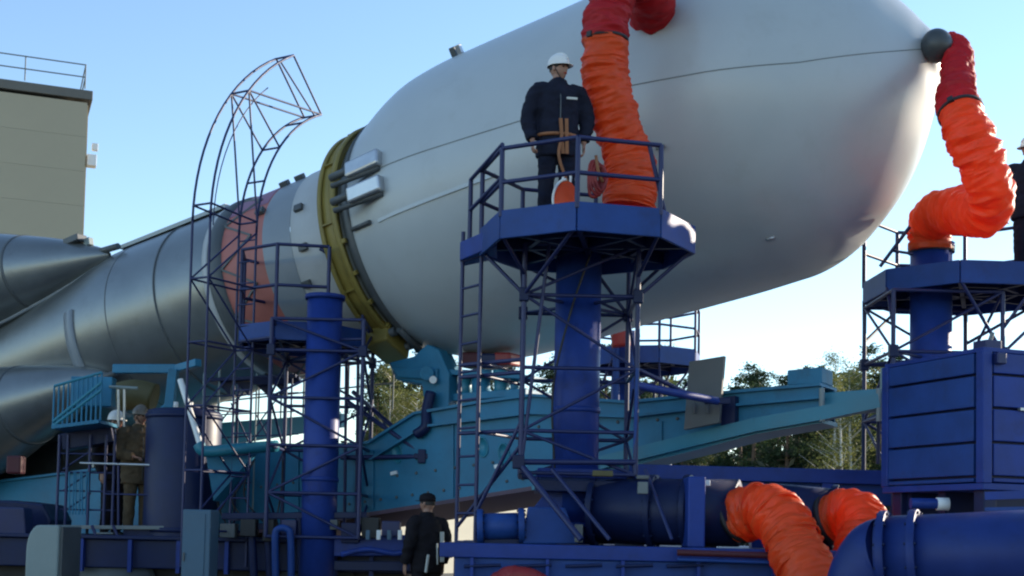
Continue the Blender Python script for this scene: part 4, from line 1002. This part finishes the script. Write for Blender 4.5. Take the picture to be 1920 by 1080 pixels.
# ------------------------------------------------------------------ stair platform with two people (left)
def stair_platform():
    fz = 1.17
    root = thing('access_scaffold', 'cyan and dark blue access scaffold with balusters beneath the boosters', 'scaffold', P(190, 985, 18.5) * V((1, 1, 0)).x if False else (P(190, 985, 18.5).x, 18.6, fz))
    def q(px, py, d): return P(px, py, d)
    # upper cyan landing
    a, b = q(118, 806, 18.0), q(205, 795, 18.0); MB().bar(a, b, .9, .05).build('landing', 'cyan', root, .006)
    for i in range(11):
        t = i / 10; p = a.lerp(b, t) - V((0, .4, 0)); strut(root, p, p + V((0, 0, .55 + .1 * t)), .013, 'cyan', 'baluster')
    pa, pb = a - V((0, .4, 0)), b - V((0, .4, 0))
    strut(root, pa + V((0, 0, .55)), pb + V((0, 0, .65)), .02, 'teal', 'handrail'); strut(root, pa + V((0, 0, .08)), pb + V((0, 0, .52)), .022, 'teal', 'stringer'); strut(root, pa + V((0, 0, .02)), pb + V((0, 0, .42)), .022, 'teal', 'stringer')
    for px in (222, 233): strut(root, q(px, 800, 17.9), q(px, 730, 17.9), .018, 'silver', 'handrail_post')
    strut(root, q(205, 725, 17.9), q(258, 728, 17.9), .022, 'palegreen', 'handrail')
    q0 = q(175, 735, 18.2); MB().obox(q0, V((1, 0, 0)), V((0, 1, 0)), V((0, 0, 1)), .28, .1, .2).build('cyan_panel', 'cyan', root, .01)
    # scaffold legs and cross pipes
    for px in (112, 128, 170, 200, 216):
        strut(root, q(px, 815, 18.1), V((q(px, 815, 18.1).x, q(px, 815, 18.1).y, .5)), .02, 'truss', 'leg')
    for py in (850, 885, 920, 955):
        strut(root, q(112, py, 18.1), q(216, py + 2, 18.1), .012, 'truss', 'crossbar')
    for i in range(7):
        strut(root, q(130 + i * 6, 965, 18.05), q(130 + i * 6 + (i % 2) * 3, 885, 18.05), .01, 'cyan', 'baluster')
    for i in range(3): strut(root, q(118, 960 - i * 40, 18.1), q(170, 925 - i * 40, 18.1), .012, 'truss', 'brace')
    # railing in front of the people and floor
    strut(root, q(150, 868, 17.7), q(285, 872, 17.7), .016, 'silver', 'railing_bar'); strut(root, q(196, 926, 17.7), q(280, 928, 17.7), .012, 'truss', 'railing_bar')
    for px in (222, 282): strut(root, q(px, 868, 17.7), q(px, 988, 17.7), .016, 'truss', 'railing_post')
    MB().bar(q(108, 988, 17.9), q(345, 990, 17.9), .8, .05).build('floor', 'seam', root, .005)
    for i in range(8):
        strut(root, q(180 + i * 5, 1000 + i * 9, 17.4), q(212 + i * 5, 1000 + i * 9, 17.4), .012, 'seam', 'step')
    strut(root, q(172, 985, 17.4), q(212, 1080, 17.4), .02, 'truss', 'stringer'); strut(root, q(212, 985, 17.4), q(252, 1080, 17.4), .02, 'truss', 'stringer')
    MB().bar(q(268, 985, 17.6), q(268, 1060, 17.6), .5, .05, V((0, 1, 0))).build('side_panel', 'navy', root)
    # olive brown cover behind the people
    MB().tube(catmull([q(225, 745, 19.2), q(255, 740, 19.2), q(290, 748, 19.2)], 5), .22, 18).build('support_roller', 'rust', root)
    MB().obox(q(30, 872, 19.0), X3, Y3, Z3, .11, .1, .13).build('red_buffer', 'maroon', root, .03)
    MB().bar(q(120, 830, 18.3), q(215, 815, 18.4), .4, .22).build('under_beam', 'navy', root, .01)
stair_platform()

# ------------------------------------------------------------------ people
def to_mesh(o):
    dg = bpy.context.evaluated_depsgraph_get(); dg.update(); me = bpy.data.meshes.new_from_object(o.evaluated_get(dg)); old = o.data; o.modifiers.clear(); o.data = me
    me.polygons.foreach_set('use_smooth', [True] * len(me.polygons)); return o
def remeshed(mb, name, m, parent, vox, fold=0.0, fs=9.0, seed=0, smooth=4):
    o = mb.build(name, m, parent, local=True)
    r = o.modifiers.new('r', 'REMESH'); r.mode = 'VOXEL'; r.voxel_size = vox
    s = o.modifiers.new('s', 'SMOOTH'); s.iterations = smooth; s.factor = .5
    to_mesh(o)
    if fold:
        me = o.data; nr = [v.normal.copy() for v in me.vertices]
        for v, n in zip(me.vertices, nr):
            c = v.co; w1 = noise.noise(V((c.x * fs, c.y * fs, c.z * fs * 1.6 + seed))); w2 = noise.noise(V((c.x * fs * .5 + 3, c.y * fs * .5, c.z * fs * .6 + seed)))
            v.co = c + n * fold * (1 - abs(w1) * 2.5 + w2)
    return o
X_, Y_, Z_ = V((1, 0, 0)), V((0, 1, 0)), V((0, 0, 1))
def limb(mb, pts, rs, n=16):
    pts = catmull(pts, 5); m = len(pts); rr = []
    for i in range(m):
        f = i / (m - 1) * (len(rs) - 1); k = min(int(f), len(rs) - 2); rr.append(rs[k] + (rs[k + 1] - rs[k]) * (f - k))
    mb.tube(pts, rr, n)
def hand(mb, w, d, nrm, side, curl=.5):
    d = V(d).normalized(); nrm = V(nrm); nrm = (nrm - d * nrm.dot(d)).normalized(); s = d.cross(nrm) * side
    mb.loft([(w - d * .02, s, nrm, .026, .020), (w + d * .03, s, nrm, .036, .017), (w + d * .085, s, nrm, .042, .014), (w + d * .10, s, nrm, .040, .012)], 14)
    for k, (o, L) in enumerate(((-.031, .068), (-.011, .078), (.010, .074), (.030, .058))):
        b = w + d * .092 + s * o; p1 = b + (d * math.cos(curl * .5) + nrm * math.sin(curl * .5)) * L * .45
        p2 = p1 + (d * math.cos(curl * 1.4) + nrm * math.sin(curl * 1.4)) * L * .32; p3 = p2 + (d * math.cos(curl * 2.2) + nrm * math.sin(curl * 2.2)) * L * .25
        mb.tube([b - d * .015, b, p1, p2, p3], [.0095, .0095, .009, .0085, .006], 8)
    b = w + d * .025 - s * .032; p1 = b + (d * .75 - s * .55 + nrm * .25).normalized() * .036; p2 = p1 + (d * .9 - s * .1 + nrm * .4 * (curl + .3)).normalized() * .032
    mb.tube([b + s * .012 - d * .01, b, p1, p2], [.012, .012, .011, .008], 8)
def head(mb, c, fdir, tilt=0.0):
    f = V(fdir).normalized(); s = Z_.cross(f).normalized(); up = (Z_ + f * tilt).normalized(); n, m_ = 28, 22; base = len(mb.v)
    for i in range(m_ + 1):
        la = -math.pi / 2 + math.pi * i / m_
        for k in range(n):
            lo = 2 * math.pi * k / n; dx, dy, dz = math.cos(la) * math.sin(lo), math.cos(la) * math.cos(lo), math.sin(la)
            x_, y_, z_ = .074 * dx, .097 * dy, .118 * dz
            if dz < 0: x_ *= 1 - .30 * dz * dz; y_ *= 1 - .12 * dz * dz if dy > 0 else 1 - .35 * dz * dz
            if dy > .2:
                g = lambda a, b_, sa, sb: math.exp(-((dx - a) / sa) ** 2 - ((dz - b_) / sb) ** 2)
                y_ += .026 * g(0, -.10, .13, .20) - .010 * (g(.38, .08, .17, .12) + g(-.38, .08, .17, .12)) + .006 * g(0, .26, .5, .10) + .006 * g(0, -.46, .22, .07) - .004 * g(0, -.52, .25, .04) + .010 * g(0, -.80, .3, .14)
            mb.v.append(c + s * x_ + f * y_ + up * z_)
    for i in range(m_):
        for k in range(n): mb.f.append([base + i * n + k, base + i * n + (k + 1) % n, base + (i + 1) * n + (k + 1) % n, base + (i + 1) * n + k]); mb.sm.append(True)
    for sd in (-1, 1):
        e = c + s * .074 * sd - up * .008; mb.loft([(e, f, up, .012, .024), (e + s * sd * .012 - f * .004, f, up, .017, .031), (e + s * sd * .018 - f * .007, f, up, .013, .026)], 12)
    return f, s, up
def helmet(root, c, f, s, up, m, brim=.045, name='helmet'):
    mb = MB(); n = 36; rows = []
    for i in range(10):
        a = R_(90 * i / 9); rows.append((math.cos(a), math.sin(a)))
    base = len(mb.v)
    for cr2, sr in rows:
        for k in range(n):
            lo = 2 * math.pi * k / n; rd = 1 + .025 * (abs(math.sin(lo)) < .25) * sr
            mb.v.append(c + up * (.035 + .115 * sr * rd) + s * (.097 * cr2 * math.sin(lo)) + f * (.122 * cr2 * math.cos(lo)))
    for i in range(9):
        for k in range(n): mb.f.append([base + i * n + k, base + i * n + (k + 1) % n, base + (i + 1) * n + (k + 1) % n, base + (i + 1) * n + k]); mb.sm.append(True)
    h = mb.build(name, m, root, local=True)
    b = MB(); base = 0
    for ex, dz in ((.985, .045), (1.0, .030), (1.06, .020), (1.05, .014), (.97, .024)):
        for k in range(n):
            lo = 2 * math.pi * k / n; fr = max(0, math.cos(lo)); e = (ex - 1) * (1 + 5.5 * fr ** 2) + 1 if ex > 1 else ex
            b.v.append(c + up * (dz - .012 * fr * (ex > 1)) + s * (.097 * e * math.sin(lo)) + f * (.122 * e * math.cos(lo)))
    for i in range(4):
        for k in range(n): b.f.append([i * n + k, i * n + (k + 1) % n, (i + 1) * n + (k + 1) % n, (i + 1) * n + k]); b.sm.append(True)
    b.build('brim', m, h, local=True)
    r = MB(); pts = [c + up * (.037 + .119 * math.sin(R_(a))) + f * (.125 * math.cos(R_(a))) for a in range(20, 165, 10)]; r.tube(pts, .007, 8); r.build('ridge', m, h, local=True)
    return h
def person(label, loc, rz, jacket='navycloth', trousers='navycloth', hat='helmet', hatm='helmetwhite', face=(0, -1, 0), arms=None, vox=.010, jlen=.80, extras=None, tilt=0.0, bulk=1.0):
    """faces local -Y; arms: list of (elbow, wrist, hand direction, palm normal, curl) for x<0 and x>0"""
    root = thing('person', label, 'person', loc, rz)
    arms = arms or [(V((-.27, .02, 1.14)), V((-.27, -.06, .90)), V((0, -.1, -1)), V((1, 0, 0)), .5), (V((.27, .02, 1.14)), V((.27, -.06, .90)), V((0, -.1, -1)), V((-1, 0, 0)), .5)]
    b = MB(); hc = V((0, -.015, 1.64))
    b.loft([((0, 0, .86), X_, Y_, .14, .10), ((0, 0, .98), X_, Y_, .155, .115), ((0, 0, 1.12), X_, Y_, .135, .10), ((0, 0, 1.28), X_, Y_, .165, .115), ((0, 0, 1.41), X_, Y_, .17, .10), ((0, 0, 1.47), X_, Y_, .09, .075), ((0, -.005, 1.52), X_, Y_, .062, .064), ((0, -.01, 1.60), X_, Y_, .058, .06)], 24)
    for sd, arm in zip((-1, 1), arms):
        el, wr_, hd, pn, cu = arm
        limb(b, [(sd * .12, 0, 1.40), (sd * .185, 0, 1.39), el, wr_], [.06, .058, .042, .028])
        hand(b, wr_, hd, pn, sd, cu)
        limb(b, [(sd * .085, 0, .92), (sd * .10, -.01, .50), (sd * .11, .015, .08)], [.082, .058, .042])
        b.loft([((sd * .11, .03, .05), X_, Z_, .03, .035), ((sd * .115, -.05, .045), X_, Z_, .04, .03), ((sd * .12, -.15, .03), X_, Z_, .04, .02)], 12)
    f, s, up = head(b, hc, face, tilt)
    body = remeshed(b, 'body', 'skin', root, vox, smooth=1)
    for sd in (-1, 1):
        e = MB(); ec = hc + s * .030 * sd + f * .083 + up * .008; e.lathe(ec, f, s, up, [(-.006, .011), (.0, .011), (.006, .007), (.008, .001)], 12); e.build('eye', 'eye', body, local=True)
        e = MB(); e.tube([hc + s * .016 * sd + f * .093 + up * .028, hc + s * .034 * sd + f * .088 + up * .033, hc + s * .05 * sd + f * .074 + up * .027], .0045, 6); e.build('eyebrow', 'hair', body, local=True)
    e = MB(); e.tube([hc - s * .024 + f * .082 - up * .058, hc + f * .093 - up * .056, hc + s * .024 + f * .082 - up * .058], .004, 6); e.build('mouth', 'darkred', body, local=True)
    # hair
    h = MB(); n = 28
    for i in range(12):
        la = R_(-8 + 98 * i / 11)
        for k in range(n):
            lo = 2 * math.pi * k / n; fr = max(0, math.cos(lo)); z_ = math.sin(la) * .124; lift = .055 * fr * (1 - i / 11)
            h.v.append(hc + s * (.079 * math.cos(la) * math.sin(lo)) + f * (.101 * math.cos(la) * math.cos(lo) - .004) + up * (z_ + lift))
    for i in range(11):
        for k in range(n): h.f.append([i * n + k, i * n + (k + 1) % n, (i + 1) * n + (k + 1) % n, (i + 1) * n + k]); h.sm.append(True)
    h.build('hair', 'hair', root, local=True)
    if hat == 'helmet':
        helmet(root, hc + up * .012, f, s, up, hatm)
        st = MB(); st.tube([hc + s * .083 + up * .02, hc + s * .066 - up * .06 + f * .03, hc - up * .128 + f * .05, hc - s * .066 - up * .06 + f * .03, hc - s * .083 + up * .02], .005, 6); st.build('chin_strap', 'black', root, local=True)
    elif hat == 'cap':
        mb = MB()
        mb.loft([(hc + up * .03, s, f, .086, .108), (hc + up * .07, s, f, .088, .110), (hc + up * .11, s, f, .075, .095), (hc + up * .135, s, f, .035, .045)], 28); c_ = mb.build('cap', hatm, root, local=True)
        v_ = MB(); v_.prism([hc + up * .035 + f * (.09 + .075 * math.cos(R_(a))) + s * (.075 * math.sin(R_(a))) for a in range(-90, 91, 15)], up * .006); v_.build('peak', hatm, c_, local=True)
    # trousers
    t = MB()
    t.loft([((0, 0, .83), X_, Y_, .15, .11), ((0, 0, .93), X_, Y_, .175, .13), ((0, 0, 1.04), X_, Y_, .165, .125)], 24)
    for sd in (-1, 1): limb(t, [(sd * .09, 0, .92), (sd * .105, -.012, .52), (sd * .115, .012, .10)], [.108, .085, .072])
    remeshed(t, 'trousers', trousers, root, .014, .006, 9, 3)
    for sd in (-1, 1):
        bt = MB(); bt.loft([((sd * .115, .02, .22), X_, Y_, .055, .06), ((sd * .115, .02, .08), X_, Y_, .055, .065), ((sd * .118, -.01, .03), X_, Y_, .055, .10), ((sd * .12, -.02, 0), X_, Y_, .055, .115)], 18)
        bt.loft([((sd * .118, -.05, .045), X_, Z_, .05, .045), ((sd * .122, -.13, .035), X_, Z_, .05, .035), ((sd * .124, -.18, .025), X_, Z_, .035, .022)], 14); bt.build('boot', 'boot', root, local=True)
    # jacket
    j = MB(); k_ = bulk
    j.loft([((0, 0, jlen), X_, Y_, .205 * k_, .155 * k_), ((0, 0, .96), X_, Y_, .21 * k_, .16 * k_), ((0, 0, 1.12), X_, Y_, .20 * k_, .155 * k_), ((0, 0, 1.28), X_, Y_, .215 * k_, .155 * k_), ((0, 0, 1.38), X_, Y_, .205 * k_, .14 * k_), ((0, 0, 1.45), X_, Y_, .14, .115), ((0, -.002, 1.50), X_, Y_, .088, .088), ((0, -.006, 1.535), X_, Y_, .085, .086)], 28)
    for sd, arm in zip((-1, 1), arms):
        el, wr_ = V(arm[0]), V(arm[1]); limb(j, [(sd * .12, 0, 1.40), (sd * .20 * (.5 + k_ / 2), 0, 1.385), el, wr_ + (el - wr_) * .06], [.085, .095 * k_, .078 * k_, .056])
    jk = remeshed(j, 'jacket', jacket, root, .014, .009, 8, hash(label) % 50)
    z_ = MB(); z_.tube([(0, -.165 * k_, jlen + .03), (0, -.17 * k_, 1.0), (0, -.168 * k_, 1.28), (0, -.10, 1.48)], .006, 6); z_.build('zip', 'darkgrey', jk, local=True)
    if extras: extras(root, jk)
    return root

# on the centre platform: white helmet, dark jacket, harness
def harness(root, jk):
    for sd in (-1, 1):
        MB().bar((sd * .02 + .05, -.19, .72), (.03 + sd * .03, -.185, 1.08), .035, .012, V((0, -1, 0))).build('harness_strap', 'strap', root, local=True)
    s_ = MB(); pts = [(.225 * math.sin(R_(a)), -.175 * math.cos(R_(a)), .93) for a in range(0, 361, 15)]; s_.tube(pts, .018, 8); s_.build('harness_belt', 'strap', root, local=True)
    MB().obox((.115, -.172, 1.295), X_, Y_, Z_, .055, .008, .012).build('name_badge', 'reflect', jk, .003, local=True)
    l_ = MB().tube(catmull([V((.02, -.19, .93)), V((-.02, -.23, .70)), V((.03, -.24, .52)), V((.08, -.24, .40))], 6), .016, 8); l_.build('lanyard', 'strap', root, local=True)
pp = P(1042, 400, 13.55)
hand_w = P(1003, 268, 13.0)
person('person in white helmet and dark jacket standing on the tower platform beside the orange hose', (pp.x, pp.y, zc), R_(8), hatm='helmetwhite', face=(.72, -.75, 0), tilt=-.05,
       arms=[(V((-.30, .0, 1.12)), V((-.27, -.10, .86)), V((0, -.35, -1)), V((1, 0, 0)), .7), (V((.31, .03, 1.13)), V((.27, -.03, .88)), V((0, -.15, -1)), V((-1, 0, 0)), .6)], bulk=1.03, jlen=.72, extras=harness, vox=.008)
# behind the right edge of the picture
pq = P(1932, 500, 16.0)
person('person in pale helmet and dark jacket standing on the platform by the nose hose', (pq.x, pq.y, zr), R_(-30), hatm='helmetwhite', face=(-.75, -.6, 0), bulk=1.08)
# on the ground, seen from behind
def tape(root, jk):
    for x0, z0, x1, z1, w_ in ((-.13, .93, -.12, 1.30, .05), (-.06, .90, -.05, 1.16, .02), (.10, .80, .07, 1.02, .03)):
        MB().bar((x0, .150, z0), (x1, .150, z1), w_, .03, V((0, 1, 0))).build('reflective_strip', 'reflect', jk, .006, local=True)
    MB().bar((-.31, .06, .98), (-.30, .06, 1.20), .04, .03, V((0, 1, 0))).build('reflective_strip', 'reflect', jk, .006, local=True)
pg = P(800, 1050, 16.4)
person('person in dark cap and black jacket with pale strips standing on the ground', (pg.x, pg.y, 0), R_(215), jacket='blackcloth', trousers='blackcloth', hat='cap', hatm='blackcloth', face=(.5, -1, 0), bulk=.95, extras=tape, vox=.012)
# two on the left scaffold
ps = P(258, 900, 18.6)
person('person in grey helmet and brown coat standing by the scaffold railing', (ps.x, ps.y, 1.18), R_(35), jacket='browncloth', trousers='browncloth', hatm='helmetgrey', face=(.5, -.9, 0), bulk=1.12, jlen=.7, vox=.012,
       arms=[(V((-.28, -.04, 1.13)), V((-.16, -.26, 1.06)), V((.4, -.6, -.1)), V((0, 0, -1)), .8), (V((.28, -.04, 1.13)), V((.18, -.26, 1.05)), V((-.3, -.6, -.1)), V((0, 0, -1)), .8)])
ps = P(212, 900, 18.9)
person('person in white helmet and black jacket with pale strips behind the scaffold railing', (ps.x, ps.y, 1.12), R_(60), jacket='blackcloth', trousers='blackcloth', hatm='helmetwhite', face=(.3, -1, 0), bulk=1.05, vox=.012, extras=tape)

# ------------------------------------------------------------------ things on the centre platform
def bag():
    c = P(1062, 352, 13.0)
    c = V((P(1062, 372, 13.0).x, 13.0, zc + .19))
    root = thing('rescue_bag', 'small orange bag with pale rim standing at the platform person\'s feet', 'bag', (c.x, c.y, zc))
    mb = MB(); mb.loft([((c.x, c.y, zc), X_, Y_, .11, .09), ((c.x, c.y, zc + .08), X_, Y_, .13, .10), ((c.x, c.y, zc + .22), X_, Y_, .125, .10), ((c.x, c.y, zc + .32), X_, Y_, .09, .075), ((c.x, c.y, zc + .37), X_, Y_, .05, .045)], 24); mb.build('sack', 'orange', root)
    mb = MB().tube([c + V((.128 * math.sin(R_(a)) * (1 if abs(math.cos(R_(a))) < 2 else 1), -.04, .20 * math.cos(R_(a)))) for a in range(180, 361, 15)], .014, 8); mb.build('piping', 'whitepaint', root)
    MB().tube(catmull([c + V((-.04, 0, .16)), c + V((-.02, 0, .26)), c + V((.04, 0, .25)), c + V((.04, 0, .16))], 5), .012, 8).build('handle', 'whitepaint', root)
    c2 = V((P(1122, 330, 12.95).x, 12.98, zc))
    root = thing('rope_coil', 'red and white rope coil hung on the platform railing', 'rope', c2 + V((0, 0, .2)))
    mb = MB()
    for k in range(4):
        mb.tube([c2 + V((.055 * math.cos(R_(a)) + .022 * k - .03, -.02 - .012 * k, .40 + (.20 - .03 * k) * math.sin(R_(a)) + .02 * math.sin(3 * R_(a) + k))) for a in range(0, 361, 20)], .017, 8)
    mb.build('coil', 'redbit', root)
    mb = MB().tube([c2 + V((-.02, -.07, .62)), c2 + V((0, -.08, .48)), c2 + V((.05, -.07, .36))], .016, 8); mb.build('rope_end', 'strap', root)
bag()
